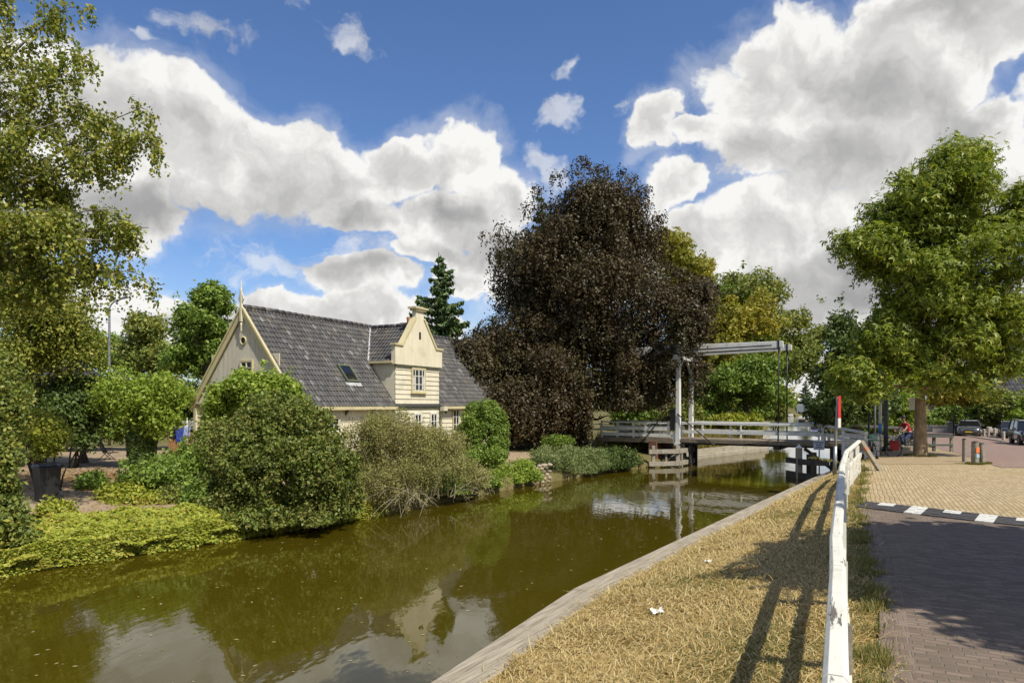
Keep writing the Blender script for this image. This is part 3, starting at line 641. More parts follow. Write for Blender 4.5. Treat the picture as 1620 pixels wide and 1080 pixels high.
# copper beech, the big one: domed boughs with hanging skirts
def beech():
    rng = np.random.default_rng(11); base = (4.4, 46.5, -.25); t = thing('copper_beech', 'huge dark purple-brown copper beech drooping to the ground beside the drawbridge', 'tree', base); b = np.array(base)
    def e(px, py, rx, rz, dy=0, ry=None, Y=45.):
        p = W(px, py, Y); s = Y / 1080; return (p.x - b[0], p.y + dy - b[1], p.z - b[2], rx * s, (ry or rx) * s, rz * s)
    E = [e(935, 345, 92, 88), e(930, 375, 125, 80), e(1000, 400, 66, 70), e(840, 400, 76, 62), e(905, 440, 140, 105), e(960, 470, 118, 105, -1), e(1030, 480, 75, 70, 0), e(845, 450, 78, 70), e(850, 560, 110, 95), e(930, 580, 130, 115, -1.5), e(1020, 580, 100, 85, -1), e(1085, 500, 48, 50, -.5), e(1045, 420, 48, 60, -.5), e(1095, 470, 36, 40, -.5), e(1080, 575, 46, 50, 0, 36),
         e(752, 585, 40, 66, 0, None, 40.5), e(785, 640, 56, 44, 0, None, 40.5), e(738, 550, 26, 44, 0, None, 41), e(840, 640, 70, 60, 0, None, 41), e(785, 560, 60, 60, -1), e(770, 600, 45, 55, -1), e(900, 650, 125, 60), e(990, 650, 70, 45, -2.), e(800, 420, 44, 40, 0), e(980, 330, 56, 50), e(890, 340, 62, 55)]
    C, r = lumps(E, 430, .65, 1.6, rng, .45); e2 = [e(1102, 515, 24, 40, 0, 12, 40.6), e(1085, 500, 30, 36, 0, 12, 40.6)]; Cd, rd = lumps(e2, 40, .5, .8, rng, .2); C = np.concatenate([C, Cd]); r = np.concatenate([r, rd]); e3 = [e(1020, 570, 90, 80, -.5), e(1085, 500, 46, 50, 0), e(1075, 560, 46, 52, .5, 36), e(930, 600, 110, 80, -1.), e(815, 545, 80, 75, 0, None, 43), e(780, 545, 50, 60, 0, None, 43)]; Ce, re_ = lumps(e3, 150, .6, 1.25, rng, .3); C = np.concatenate([C, Ce]); r = np.concatenate([r, re_]); Cs, rs = lumps(E[15:20], 100, .7, 1.2, rng, .3); C = np.concatenate([C, Cs]); r = np.concatenate([r, rs])
    tipx = [(932, 262), (985, 272), (1020, 300), (880, 278), (955, 268), (905, 272), (850, 300), (1045, 345), (795, 355), (770, 375), (1000, 285), (920, 255)]
    CT = np.array([list(W(x, y, 45 + rng.normal(0, 1.)) - Vector(base)) for x, y in tipx]); C = np.concatenate([C, CT]); r = np.concatenate([r, np.full(len(CT), .55)])
    P, out = lump_pts(C, r, 250000, rng, 6, .11, .62, 3.2)
    k = rng.choice(len(P), 27000); S, so_ = strands(P[k], out[k], 1.6, 9, rng, .055)
    P = np.concatenate([P, S]); out = np.concatenate([out, so_]); ok = (P[:, 2] > .25) & ~((P[:, 0] + b[0] > 5.0) & (P[:, 1] + b[1] < 47.5) & (P[:, 2] + b[2] < 1.9 + .5 * rng.random(len(P))))
    X_, Y_, Z_ = P[:, 0] + b[0] - 10.23, P[:, 1] + b[1] - 42, P[:, 2] + b[2]; al = X_ * .68 - Y_ * .733   # open the light and the view on the portal post
    ok &= ~((np.abs(X_ * .733 + Y_ * .68) < .75) & (al > -.3) & (Z_ < 1.376 * np.maximum(al, 0) + 3.9)) & ~((X_ > -.7) & (Y_ < 1.2) & (Z_ < 4.2 + .6 * rng.random(len(P)))); P, out = P[ok], out[ok]
    leaf_obj('crown', leaves(P, out, .112, rng, 1.4, 1.15, .5, 1, .55), LM['beech'], t)
    trunk_limbs(t, base, 14, .55, C[rng.choice(len(C), 40, replace=False)], rng, MAT['bark_dark'], .12)
beech()

def conifer(label, base, h, rad, seed, n=26, cat='tree', dens=1.):
    rng = np.random.default_rng(seed); t = thing('conifer', label, cat, base); P = []; O = []; mb = MB()
    mb.tube([(0, 0, -.2), (0, 0, h * .5), (0, 0, h)], [.28, .17, .02], 8)
    for i in range(n):
        s = i / n; z = h * (.06 + .93 * s); L = rad * (1 - s) ** .8 * (.85 + .3 * rng.random()) + .15
        for j in range(int(9 * (1 - s) + 4)):
            a = rng.random() * 6.283; l = L * (.7 + .4 * rng.random()); dz = .10 * l - .45 * l * (1 - s) * .6
            d = np.array([math.cos(a), math.sin(a), 0]); m = int(46 * l * dens) + 10; q = rng.random(m) ** .75
            pp = d * (q * l)[:, None]; pp[:, 2] = z + dz * q + .18 * q * q * l; wv = .30 * (1 - q) * l + .1
            pp[:, :2] += np.stack([-d[1] * np.ones(m), d[0] * np.ones(m)], 1) * (rng.normal(0, .5, m) * wv)[:, None]; pp[:, 2] -= np.abs(rng.normal(0, .12, m)) * (.5 + l * .3)
            P.append(pp); O.append(np.tile(d + np.array([0, 0, .4]), (m, 1)))
            mb.tube([(0, 0, z), tuple(d * l + np.array([0, 0, z + dz + .18 * l]))], [.035, .008], 4, False)
    P, O = np.concatenate(P), np.concatenate(O)
    leaf_obj('crown', leaves(P, unit(O), .34, rng, 2.6, .6, .35), LM['conifer'], t); mb.build('trunk', MAT['bark_dark'], t)
conifer('dark pointed conifer rising behind the farmhouse chimney', (-5.9, 55, -.2), 14.9, 4.6, 21, dens=1.5)
conifer('tall dark conifer peeping out above the left shoulder of the copper beech', (2.6, 60, -.2), 21.5, 3.8, 22, 32)
conifer('small far conifer at the bend of the canal', (95.4, 222, -.2), 10.5, 3.4, 23, 20)

def E_(px, py, rx, rz, Y, ry=None, dy=0):
    p = W(px, py, Y); s = Y / 1080; return (p.x, p.y + dy, p.z, rx * s, (ry or rx) * s, rz * s)
# trees behind the bridge, on the far bank
tree('yellow_tree', 'yellow-green tree close behind the right side of the copper beech', 'tree', (16.5, 63, -.2), [E_(1090, 440, 55, 80, 63), E_(1115, 530, 80, 80, 63), E_(1185, 510, 70, 55, 63), E_(1060, 400, 40, 50, 63), E_(1130, 600, 85, 60, 62)], 31, 90, .9, 1.9, 45000, .24, LM['yellow'], MAT['bark'], 9, .3, inner=.3, stray=14)
tree('dark_tree', 'dark green tree showing above the yellow-green one behind the beech', 'tree', (20.5, 76, -.2), [E_(1080, 440, 50, 50, 76), E_(1125, 470, 60, 60, 76), E_(1160, 560, 110, 80, 76)], 32, 60, 1.2, 2.4, 22000, .30, LM['mid'], MAT['bark'], 14, .35, stray=10)
tree('olive_tree', 'broad olive-green tree behind the hangers of the drawbridge', 'tree', (27., 78, -.2), [E_(1180, 465, 66, 45, 76), E_(1230, 500, 60, 50, 76), E_(1265, 550, 48, 40, 76), E_(1215, 570, 80, 60, 76), E_(1285, 580, 30, 34, 76), E_(1300, 530, 25, 20, 76), E_(1230, 620, 36, 30, 74)], 33, 120, .9, 1.7, 36000, .26, LM['olive'], MAT['bark'], 11, .4, inner=.3, stray=26, sig=.2, tw=.35)
tree('waterside_tree', 'leafy tree with a short thick trunk at the water behind the bridge railing', 'tree', (20.0, 57.5, -.6), [E_(1195, 590, 50, 50, 57), E_(1160, 600, 60, 45, 57.5), E_(1215, 620, 36, 36, 57), E_(1120, 620, 46, 40, 58)], 34, 80, .6, 1.2, 32000, .20, LM['mid'], MAT['bark'], 5, .36, inner=.3, lean=(-.6, 0), stray=16)
tree('alder', 'dark leafy tree hanging over the right end of the drawbridge', 'tree', (20.4, 40.5, .0), [E_(1345, 590, 55, 70, 39), E_(1320, 640, 44, 40, 38), E_(1385, 560, 50, 80, 40), E_(1360, 640, 58, 36, 39), E_(1300, 650, 26, 26, 37.5), E_(1335, 520, 30, 40, 40), E_(1390, 640, 36, 32, 40)], 35, 150, .4, .9, 42000, .17, LM['dark'], MAT['bark'], 7.5, .24, inner=.25, stray=26)
tree('sweetgum', 'tall full-crowned green tree with a straight mottled trunk on the paved corner', 'tree', (18.9, 31.6, -.02),
     [E_(1510, 300, 84, 86, 30.5), E_(1430, 340, 70, 64, 30.5), E_(1540, 400, 98, 95, 30.5), E_(1390, 395, 66, 55, 30.5), E_(1460, 450, 96, 76, 30.5), E_(1570, 500, 84, 70, 30.5), E_(1400, 545, 66, 56, 30.5), E_(1480, 555, 96, 50, 30.5), E_(1535, 250, 56, 40, 30.5), E_(1345, 390, 34, 32, 30.5), E_(1590, 330, 56, 70, 30.5), E_(1345, 590, 38, 38, 30.5), E_(1580, 570, 56, 38, 30.5), E_(1440, 590, 70, 36, 30.5), E_(1370, 610, 50, 30, 30.), E_(1520, 600, 60, 30, 30.5), E_(1460, 330, 70, 80, 30.5), E_(1500, 470, 80, 110, 30.5)],
     36, 300, .5, 1.15, 52000, .18, LM['sweet'], MAT['bark_light'], 13.5, .21, lobes=3, twig=5, sig=.17, flat=.8, inner=.4, stray=45, ntip=40, bias=1.1, droop=.35, fork=.22, shell=2.4)
# trees and hedges beyond the street
for k, (px, py, rx, rz, Y, mt, sd, lb) in enumerate([
        (1512, 618, 44, 24, 62, 'yellow', 41, 'yellowish small tree in the front gardens right of the street trunk'),
        (1545, 652, 40, 24, 66, 'mid', 42, 'dense green garden shrub behind the grey parked saloon'),
        (1590, 645, 42, 36, 64, 'olive', 43, 'large olive garden shrub below the dark roof'),
        (1640, 650, 44, 46, 60, 'fresh', 44, 'fresh green shrub behind the black off-roader'),
        (1500, 655, 30, 22, 75, 'mid', 45, 'low rounded hedge shrub beside the white planters'),
        (1420, 650, 44, 34, 46, 'fresh', 46, 'bright green bush behind the cyclist'),
        (1375, 668, 34, 20, 46, 'mid', 47, 'low green bush behind the parked bicycles')]):
    shrub('garden_shrub', lb, 'shrub', [E_(px, py, rx, rz, Y), E_(px - rx * .5, py + rz * .35, rx * .6, rz * .8, Y), E_(px + rx * .5, py + rz * .3, rx * .6, rz * .8, Y)], sd, 60, .35 * Y / 60 + .1, .9 * Y / 60, 13000, .0033 * Y, LM[mt], -.4 if Y > 50 else -.1, inner=.35, stray=10)
tree('far_street_tree', 'leafy green tree behind the far end of the street', 'tree', (62, 108, -.4), [E_(1460, 600, 60, 34, 108), E_(1510, 632, 44, 22, 108), E_(1420, 625, 46, 28, 108)], 48, 60, 1.2, 2.4, 15000, .36, LM['olive'], MAT['bark'], 7, .3)

for i, (px, py, rx, rz, Y, mt, lb) in enumerate([(1075, 655, 40, 22, 54, 'olive', 'olive green bush on the far bank just right of the portal posts'), (1120, 650, 40, 30, 58, 'mid', 'rounded green bush behind the drawbridge railing'), (1165, 665, 44, 16, 55, 'lime', 'low yellow-green growth on the bank behind the drawbridge railing'), (1190, 640, 30, 34, 62, 'mid', 'taller green bush left of the waterside trunk'), (1010, 650, 50, 30, 56, 'mid', 'shaded green bush behind the left bridge railing'), (1225, 650, 20, 16, 84, 'olive', 'green bush at the water beyond the waterside tree')]):
    shrub('bank_bush', lb, 'bush', [E_(px, py, rx, rz, Y), E_(px - rx * .5, py + rz * .4, rx * .6, rz * .7, Y), E_(px + rx * .5, py + rz * .35, rx * .6, rz * .75, Y)], 140 + i, 50, .3, .8, 11000, .16, LM[mt], -.6, inner=.4, stray=8)
# left bank: birch leaning in from the left edge
def birch():
    rng = np.random.default_rng(51); base = (-15.6, 17.6, -.35); t = thing('silver_birch', 'birch with loose yellow-green hanging twigs leaning in at the left edge', 'tree', base); b = np.array(base)
    def tip(px, py, Y): return np.array(W(px, py, Y)) - b
    br = []   # boughs: (start height, tip px, tip py, Y)
    for (h, px, py, Y, n) in [(6, 258, 215, 17.2, 6), (5.6, 226, 170, 17.6, 5), (5, 235, 360, 17., 6), (4.4, 215, 430, 16.8, 5), (7, 150, 80, 17.2, 5), (8, 110, 10, 17.6, 5), (4.2, 130, 420, 17.4, 5), (6.5, 100, 190, 16., 6), (5.5, 60, 330, 15.8, 6), (8, 30, 60, 17, 5), (4, 40, 440, 16.6, 4),
                          (9, 60, -60, 18, 5), (7.5, -40, 60, 18.4, 4), (5, -60, 300, 18.6, 4), (6, 170, 255, 18.4, 5), (6.8, 140, 160, 18.6, 5), (5, 120, 300, 18.6, 5), (5.2, 180, 330, 16.4, 5), (3.8, 20, 380, 18, 5), (7.4, 60, 130, 18.8, 5), (6.2, 20, 230, 17, 5), (5.2, 160, 380, 16.6, 5), (6, -330, 200, 17.6, 5), (7.5, -280, 60, 16.6, 5), (9, -240, -80, 18, 5), (5, -360, 360, 18.4, 5), (11, -110, -220, 17.6, 5), (12, -40, -160, 18, 5), (10, -160, -140, 16.4, 5), (4.6, -240, 420, 16.4, 4), (8, -320, 120, 19.4, 5), (12.5, -180, -250, 18.2, 4), (4.7, 60, 410, 18.4, 5)]:
        e = tip(px, py, Y); br.append((np.array([rng.normal(0, .15), rng.normal(0, .15), h]), e, n))
    mb = MB(); H = 15
    mb.tube([(0, 0, -.3), (.1, 0, 3), (.25, 0, 7), (.4, .1, 11), (.5, .1, H)], [.30, .24, .18, .11, .03], 10)
    P = []; O = []
    for a, e, n in br:
        ln = np.linalg.norm(e - a); mid = (a + e) / 2 + np.array([0, 0, .18 * ln]); pts = []
        for i in range(9):
            s = i / 8; pts.append((1 - s) ** 2 * a + 2 * s * (1 - s) * mid + s * s * e)
        mb.tube([Vector(p) for p in pts], [.07 * (1 - .85 * i / 8) for i in range(9)], 6)
        for j in range(int(n * 3.8)):
            s = .30 + .7 * rng.random() ** .75; q = (1 - s) ** 2 * a + 2 * s * (1 - s) * mid + s * s * e; d = rdir(rng, 1)[0] * np.array([1, 1, .6]); tl = (.45 + .9 * rng.random()) * (1.15 - .45 * s)
            w = q + d * tl + np.array([0, 0, -.1]); mb.tube([Vector(q), Vector((q + w) / 2 + np.array([0, 0, .08])), Vector(w)], [.013, .008, .004], 4, False)
            T = q + (w - q) * (rng.random(11)[:, None] ** .7) + rng.normal(0, .08, (11, 3)); p_, o_ = strands(T, np.tile(d, (11, 1)), .55 if rng.random() < .7 else 1.0, 10, rng, .04); P.append(p_); O.append(o_)
            m = 30; T = q + (w - q) * rng.random((m, 1)) ** .6 + rng.normal(0, .12, (m, 3)); P.append(T); O.append(np.tile(d, (m, 1)))
    P = np.concatenate(P); O = np.concatenate(O)
    leaf_obj('crown', leaves(P, unit(O), .074, rng, 1.35, .5, .7), LM['birch'], t); mb.build('trunk', MAT['bark_grey'], t)
birch()
tree('drooping_tree', 'yellow-green drooping tree behind the birch on the left', 'tree', (-19.5, 28., -.1), [E_(60, 500, 95, 70, 27), E_(110, 540, 55, 55, 27), E_(20, 560, 60, 60, 26), E_(70, 450, 55, 30, 27)], 52, 110, .5, 1.0, 34000, .10, LM['birch'], MAT['bark'], 5.5, .2, hang=.9, inner=.3, stray=16, sig=.16)
tree('green_tree', 'rounded bright green tree left of the farmhouse gable', 'tree', (-22.5, 50, -.1), [E_(325, 510, 55, 62, 50), E_(300, 560, 50, 46, 50), E_(355, 560, 38, 46, 50), E_(335, 470, 34, 30, 50)], 53, 110, .55, 1.1, 30000, .20, LM['mid'], MAT['bark'], 8, .3, inner=.4, stray=16)
tree('grey_green_tree', 'thin grey-green tree further back between lamp and green tree', 'tree', (-36.5, 66, -.1), [E_(235, 520, 42, 32, 66), E_(220, 560, 44, 36, 66), E_(255, 570, 40, 40, 66)], 54, 60, .8, 1.5, 15000, .26, LM['olive'], MAT['bark'], 8, .3, inner=.3, stray=14, sig=.3)
tree('back_tree', 'broad green tree behind the far tiled roof on the left', 'tree', (-46, 70, -.1), [E_(130, 545, 80, 32, 70), E_(60, 555, 80, 40, 70), E_(190, 575, 50, 30, 70)], 55, 70, 1., 2., 17000, .28, LM['mid'], MAT['bark'], 8, .3, inner=.3)
def hedge_row():
    lab = ['tall clipped green hedge section at the left edge behind the bin', 'tall green hedge section left of the ivy-clad stump', 'tall green hedge section right behind the ivy-clad stump', 'glossy tall hedge section beside the farmhouse gable']
    for i, (px, py, rx, rz, Y, mt) in enumerate([(20, 640, 70, 52, 36, 'mid'), (110, 640, 80, 52, 35.5, 'mid'), (215, 640, 72, 54, 36.5, 'mid'), (298, 642, 42, 50, 38, 'ivy')]):
        shrub('hedge', lab[i], 'hedge', [E_(px, py, rx, rz, Y, 30), E_(px, 680, rx, 30, Y, 26), E_(px - rx * .4, py + 8, rx * .6, rz, Y, 28), E_(px + rx * .4, py + 6, rx * .65, rz * .95, Y, 28)], 60 + i, 90, .4, .75, 26000, .12, LM[mt], -.1, group='hedge behind the garden yard', inner=.5, stems=5, stray=8)
hedge_row()
# ivy-clad pollard and its neighbours
tree('ivy_clad_tree', 'bushy pollard tree with an ivy-wrapped trunk in front of the garden chairs', 'tree', (-15.0, 27.6, -.3), [E_(215, 630, 62, 46, 27.4), E_(250, 620, 56, 40, 27.4), E_(180, 620, 50, 42, 27.4), E_(240, 660, 46, 30, 27.4)], 65, 80, .35, .7, 22000, .11, LM['fresh'], MAT['bark'], 2.4, .26, inner=.45, stray=14, lobes=1, bias=.8)
def ivy_sleeve():
    rng = np.random.default_rng(66); n = 6500; a = rng.random(n) * 6.283; z = rng.random(n) * 2.3; r = .36 + .22 * z / 2.3 * (1 + .3 * np.sin(3 * a)) + rng.random(n) * .10
    P = np.stack([r * np.cos(a), r * np.sin(a), z], 1); o = np.stack([np.cos(a), np.sin(a), 0 * a], 1); t = bpy.data.objects['ivy_clad_tree']
    leaf_obj('ivy', leaves(P, o, .085, rng, 1.2, 1.3, .3), LM['ivy'], t)
ivy_sleeve()
shrub('ivy_bush', 'dark glossy ivy-covered stump leaning left behind the bin', 'shrub', [E_(118, 650, 44, 44, 27), E_(135, 690, 26, 30, 27), E_(95, 660, 34, 40, 27.4)], 67, 60, .3, .55, 15000, .10, LM['ivy'], -.3, inner=.6)
tree('glossy_tree', 'low ivy-leaved tree between bin and pollard', 'tree', (-18.2, 29, -.3), [E_(140, 640, 46, 50, 28.6), E_(110, 620, 44, 36, 28.6)], 68, 50, .4, .7, 12000, .11, LM['dark'], MAT['bark'], 2.2, .16, inner=.5)
# left edge shrubs in front
shrub('leafy_shrub', 'tall yellow-flecked leafy shrub at the left edge of the garden', 'shrub', [E_(-10, 650, 34, 80, 15.5), E_(-6, 740, 40, 60, 15.3), E_(26, 650, 18, 50, 15.8), E_(10, 590, 18, 40, 16.)], 70, 110, .14, .28, 15000, .075, LM['olive'], -.6, inner=.3, stray=50)
shrub('broad_leaf_shrub', 'broad-leaved green shrub left of the black bin at the bank', 'shrub', [E_(2, 800, 34, 56, 15.4), E_(-14, 830, 50, 50, 15.), E_(22, 845, 26, 26, 15.2)], 71, 70, .2, .4, 12000, .10, LM['olive'], -.7, inner=.5, stray=16)
shrub('bramble', 'tangled yellow-green bramble in the gap left of the ivy stump', 'shrub', [E_(75, 690, 34, 36, 21), E_(60, 660, 24, 30, 21)], 72, 50, .2, .4, 9000, .085, LM['lime'], -.5, inner=.4, stray=14)
# waterside shrubs
def hawthorn():
    shrub('hawthorn_bush', 'big rounded dark olive hawthorn bush overhanging the canal in front of the farmhouse gable', 'shrub',
          [E_(440, 745, 118, 100, 20.4, 95), E_(400, 720, 90, 80, 20.6), E_(500, 745, 72, 84, 20.4), E_(440, 660, 62, 46, 20.8), E_(480, 680, 56, 50, 20.6), E_(345, 780, 46, 66, 19.6), E_(540, 780, 34, 52, 21), E_(430, 810, 100, 42, 20.0, 80), E_(450, 824, 88, 32, 19.2, 50), E_(520, 805, 44, 34, 20.4)],
          73, 460, .22, .45, 105000, .075, LM['hazel'], -1.0, inner=.78, twig=7, sig=.06, flat=.95, shell=3.2, stems=24, stray=110)
hawthorn()
shrub('cherry_laurel', 'bright fresh green bush against the farmhouse gable wall', 'shrub', [E_(405, 618, 58, 40, 24.5), E_(365, 630, 38, 40, 24.6), E_(440, 630, 40, 40, 24.4), E_(345, 655, 28, 36, 24.4)], 74, 100, .25, .5, 20000, .105, LM['fresh'], -.4, inner=.5, stray=30)
def tamarisk():
    rng = np.random.default_rng(75); base = (-3.6, 24.4, -.75); t = thing('tamarisk_bush', 'straggly tan and grey-green feathery bush on the bank right of the hawthorn', 'shrub', base); b = np.array(base)
    E = [E_(620, 700, 66, 62, 24), E_(625, 722, 70, 70, 24), E_(585, 700, 48, 54, 23.6), E_(665, 730, 80, 60, 25), E_(730, 755, 60, 38, 27), E_(610, 760, 60, 46, 23), E_(700, 700, 50, 34, 26)]
    E = [(e[0] - b[0], e[1] - b[1], e[2] - b[2], *e[3:]) for e in E]; C, r = lumps(E, 260, .22, .46, rng, .55)
    P, out = lump_pts(C, r, 90000, rng, 7, .09, .9, 2.8); k = rng.choice(len(P), 2200); S, so_ = strands(P[k], out[k], .8, 7, rng, .03); P = np.concatenate([P, S]); out = np.concatenate([out, so_]); ok = P[:, 2] > -.4
    leaf_obj('foliage', leaves(P[ok], out[ok], .058, rng, 2.6, .6, .3), LM['tan'], t); mb = MB()
    for i in range(230):
        c = C[rng.integers(len(C))]; a = np.array([c[0] * .6 + rng.normal(0, .5), c[1] * .6 + rng.normal(0, .4), -.2]); e2 = c + rdir(rng, 1)[0] * .55 + np.array([rng.normal(.2, .2), -.35, -.1]); m = (a + e2) / 2 + np.array([0, 0, .5])
        if i < 120: e2 = c + np.array([rng.normal(.1, .4), -.6 - .5 * rng.random(), -.5 - .8 * rng.random()]); e2[2] = max(e2[2], -.45)
        mb.tube([Vector((1 - s) ** 2 * a + 2 * s * (1 - s) * m + s * s * e2) for s in (0, .25, .5, .75, 1)], [.013, .011, .009, .007, .004], 4, False)
    mb.build('stems', pmat('dry_stem', (.38, .33, .22), (.25, .21, .14), 6, .8), t)
tamarisk()
shrub('bank_shrub', 'dense green shrub at the water below the tan bush', 'shrub', [E_(700, 765, 40, 36, 26), E_(755, 765, 36, 24, 28.4), E_(720, 790, 34, 20, 26.2)], 76, 80, .2, .38, 15000, .075, LM['mid'], -1.0, inner=.6, stray=12)
shrub('bank_creeper', 'light green creeper spilling over the bank left of the stones', 'shrub', [E_(838, 752, 26, 14, 31.2), E_(825, 738, 24, 14, 31.6), E_(800, 755, 36, 22, 30.5), E_(770, 770, 34, 20, 29), E_(815, 765, 26, 18, 30.6)], 77, 60, .2, .36, 12000, .075, LM['fresh'], -1.1, inner=.6)
shrub('clipped_box', 'neatly clipped dome-shaped dark green bush beside the farmhouse', 'shrub', [E_(764, 678, 43, 49, 33, 38), E_(764, 700, 42, 50, 33, 38)], 78, 260, .22, .30, 40000, .072, LM['mid'], -.4, inner=.93, twig=4, sig=.03, shell=4, flat=1.)
shrub('box_foot', 'uneven green growth at the foot of the clipped bush', 'shrub', [E_(745, 725, 36, 22, 32), E_(700, 725, 30, 18, 31), E_(785, 725, 22, 20, 32)], 79, 50, .2, .4, 10000, .085, LM['mid'], -.6, inner=.5)
shrub('creeper_mound', 'grey-green creeper mound trailing over the bank towards the drawbridge', 'shrub', [E_(856, 722, 24, 16, 33.6), E_(880, 726, 48, 25, 35, 60), E_(925, 728, 44, 24, 36.6, 60), E_(900, 742, 52, 18, 35.4, 50)], 80, 130, .22, .4, 34000, .075, LM['mound'], -1.1, inner=.75, elong=2.6, droop=.5)
shrub('shaded_creeper', 'dark shaded creeper on the bank directly left of the drawbridge', 'shrub', [E_(970, 728, 46, 26, 38.4), E_(1000, 730, 22, 24, 39.4), E_(950, 735, 36, 24, 37.6)], 81, 80, .25, .45, 17000, .085, LM['dark'], -1.1, inner=.65, elong=2.)
shrub('small_yew', 'small low dark bush in the shade behind the creeper mound', 'shrub', [E_(875, 696, 20, 9, 39), E_(895, 698, 14, 8, 39)], 82, 20, .15, .3, 3500, .08, LM['mid'], -.4)
def cover():
    """low yellow-green ground cover rolling down to the water at the left"""
    rng = np.random.default_rng(83); N = 60000; y = 12.0 + 7.4 * rng.random(N); l = at(Lp, y); d = 3.3 * rng.random(N) ** 1.1 - .15
    top = np.interp(y, [12, 15, 17.5, 19.4], [3.2, 3.1, 2.4, 1.6]); d = np.minimum(d, top * (.85 + .15 * rng.random(N))); x = l - d + .12 * np.sin(y * 3.1) + .08 * np.sin(y * 7.7)
    z = np.maximum(np.interp(d, [-.2, .0, .35, 1.0, 2.2, 3.4], [-1.30, -1.10, -.80, -.58, -.42, -.42]), zl(x, y) + .10) + .10 * np.sin(x * 2.3 + y) * np.sin(y * 2.9) + .05 * np.sin(x * 6 + 1) * np.sin(y * 7) + .06 * rng.random(N)
    m = 16000; ye = 10 + 13 * rng.random(m); q = rng.random(m); x = np.concatenate([x, at(Lp, ye) + .02 + .16 * q * rng.random(m) + .05 * np.sin(ye * 4)]); y = np.concatenate([y, ye]); z = np.concatenate([z, -1.30 + .62 * (1 - q) + .05 * np.sin(ye * 5)]); N += m
    P = np.stack([x, y, z], 1); o = np.tile(unit(np.array([.45, -.3, .8])), (N, 1)); o = unit(o + rng.normal(0, .3, (N, 3)))
    tag(leaf_obj('ground_cover', leaves(P, o, .075, rng, 1.3, 1.1, .1), LM['lime'], None), kind='stuff')
cover()
for i, (px, py, rx, rz, Y, mt, lb) in enumerate([(190, 785, 40, 22, 20.2, 'lime', 'yellow-green leafy plant at the top edge of the ground cover'), (250, 752, 60, 34, 21.4, 'mid', 'sprawling leafy plant in front of the ivy-clad trunk'), (300, 738, 54, 36, 22.6, 'mid', 'dark green low shrub between the patio and the hawthorn'), (315, 790, 26, 36, 19.6, 'mid', 'leafy green shoot between ground cover and hawthorn'), (90, 815, 26, 22, 17.4, 'lime', 'leafy green plant below the black bin'), (225, 796, 52, 15, 20., 'lime', 'low yellow-green plant strip at the back of the ground cover'), (285, 788, 40, 20, 20.4, 'olive', 'low leafy plant right behind the ground cover beside the hawthorn'), (145, 765, 20, 16, 21.6, 'mid', 'small green plant at the edge of the bare yard right of the bin'), (330, 700, 26, 34, 23.4, 'olive', 'leafy shrub growing up left of the hawthorn')]):
    shrub('bank_plant', lb, 'plant', [E_(px, py, rx, rz, Y)], 85 + i, 44, .16, .34, 8500, .095, LM[mt], -.6, inner=.4, elong=2., stray=12)
def reeds():
    rng = np.random.default_rng(95); Vs = []
    for n, x0, x1, y0, y1, h in ((7000, None, None, 44.5, 60, 1.1), (5200, None, None, 120, 250, 2.0)):
        y = y0 + (y1 - y0) * rng.random(n)
        x = (at(Lp, y) - .3 - 5 * rng.random(n)) if y0 < 100 else (at(Rp, y) + .5 + 9 * rng.random(n)); z = (zl(x, y) if y0 < 100 else -.5) + 0 * y
        a = rng.random(n) * 6.28; w = (.02 if y0 < 100 else .10) * np.stack([np.cos(a), np.sin(a), 0 * a], 1); hh = h * (.4 + .7 * rng.random(n)); T = np.stack([x + rng.normal(0, .25, n), y + rng.normal(0, .25, n), z + hh], 1); B = np.stack([x, y, z], 1); M = (B + T) / 2 + np.stack([0 * a, 0 * a, .1 * hh], 1)
        Vs.append(np.stack([B - w, B + w, M + w, M - w], 1)); Vs.append(np.stack([M - w, M + w, T + w * .2, T - w * .2], 1))
    V = np.concatenate(Vs).reshape(-1, 3); tag(leaf_obj('reeds', V, LM['reed'], None), kind='stuff')
reeds()
# tall tree out of the frame on the right: its shade lies across the road and the dry bank
tree('shade_tree', 'broad tree on the right just outside the frame that shades the road', 'tree', (13.4, 5.6, -.1), [(11.6, 7.0, 6.8, 4.2, 3.7, 2.6), (14.2, 6.0, 6.8, 4.6, 3.8, 2.8), (11.7, 3.9, 6.5, 3.5, 2.8, 2.3), (14.6, 3.6, 6.6, 3.6, 3.0, 2.4)], 97, 230, 1., 1.7, 130000, .27, LM['mid'], MAT['bark'], 7, .3, inner=.2)
# distant tree line at the horizon
def treeline():
    rng = np.random.default_rng(98); P = []
    for k in range(260):
        a = R(rng.uniform(-52, 52)); d = rng.uniform(330, 480); x, y = d * math.sin(a), d * math.cos(a)
        if abs(a - .4) < .02: continue
        h = rng.uniform(4, 9); m = 70; q = rdir(rng, m) * np.array([7, 7, h * .5]) * (rng.random((m, 1)) ** .4) + np.array([x, y, h * .5]); P.append(q)
    P = np.concatenate(P); tag(leaf_obj('far_wood', leaves(P, rdir(rng, len(P)), 2.6, rng, 1.3), LM['olive'], None), kind='stuff')
treeline()

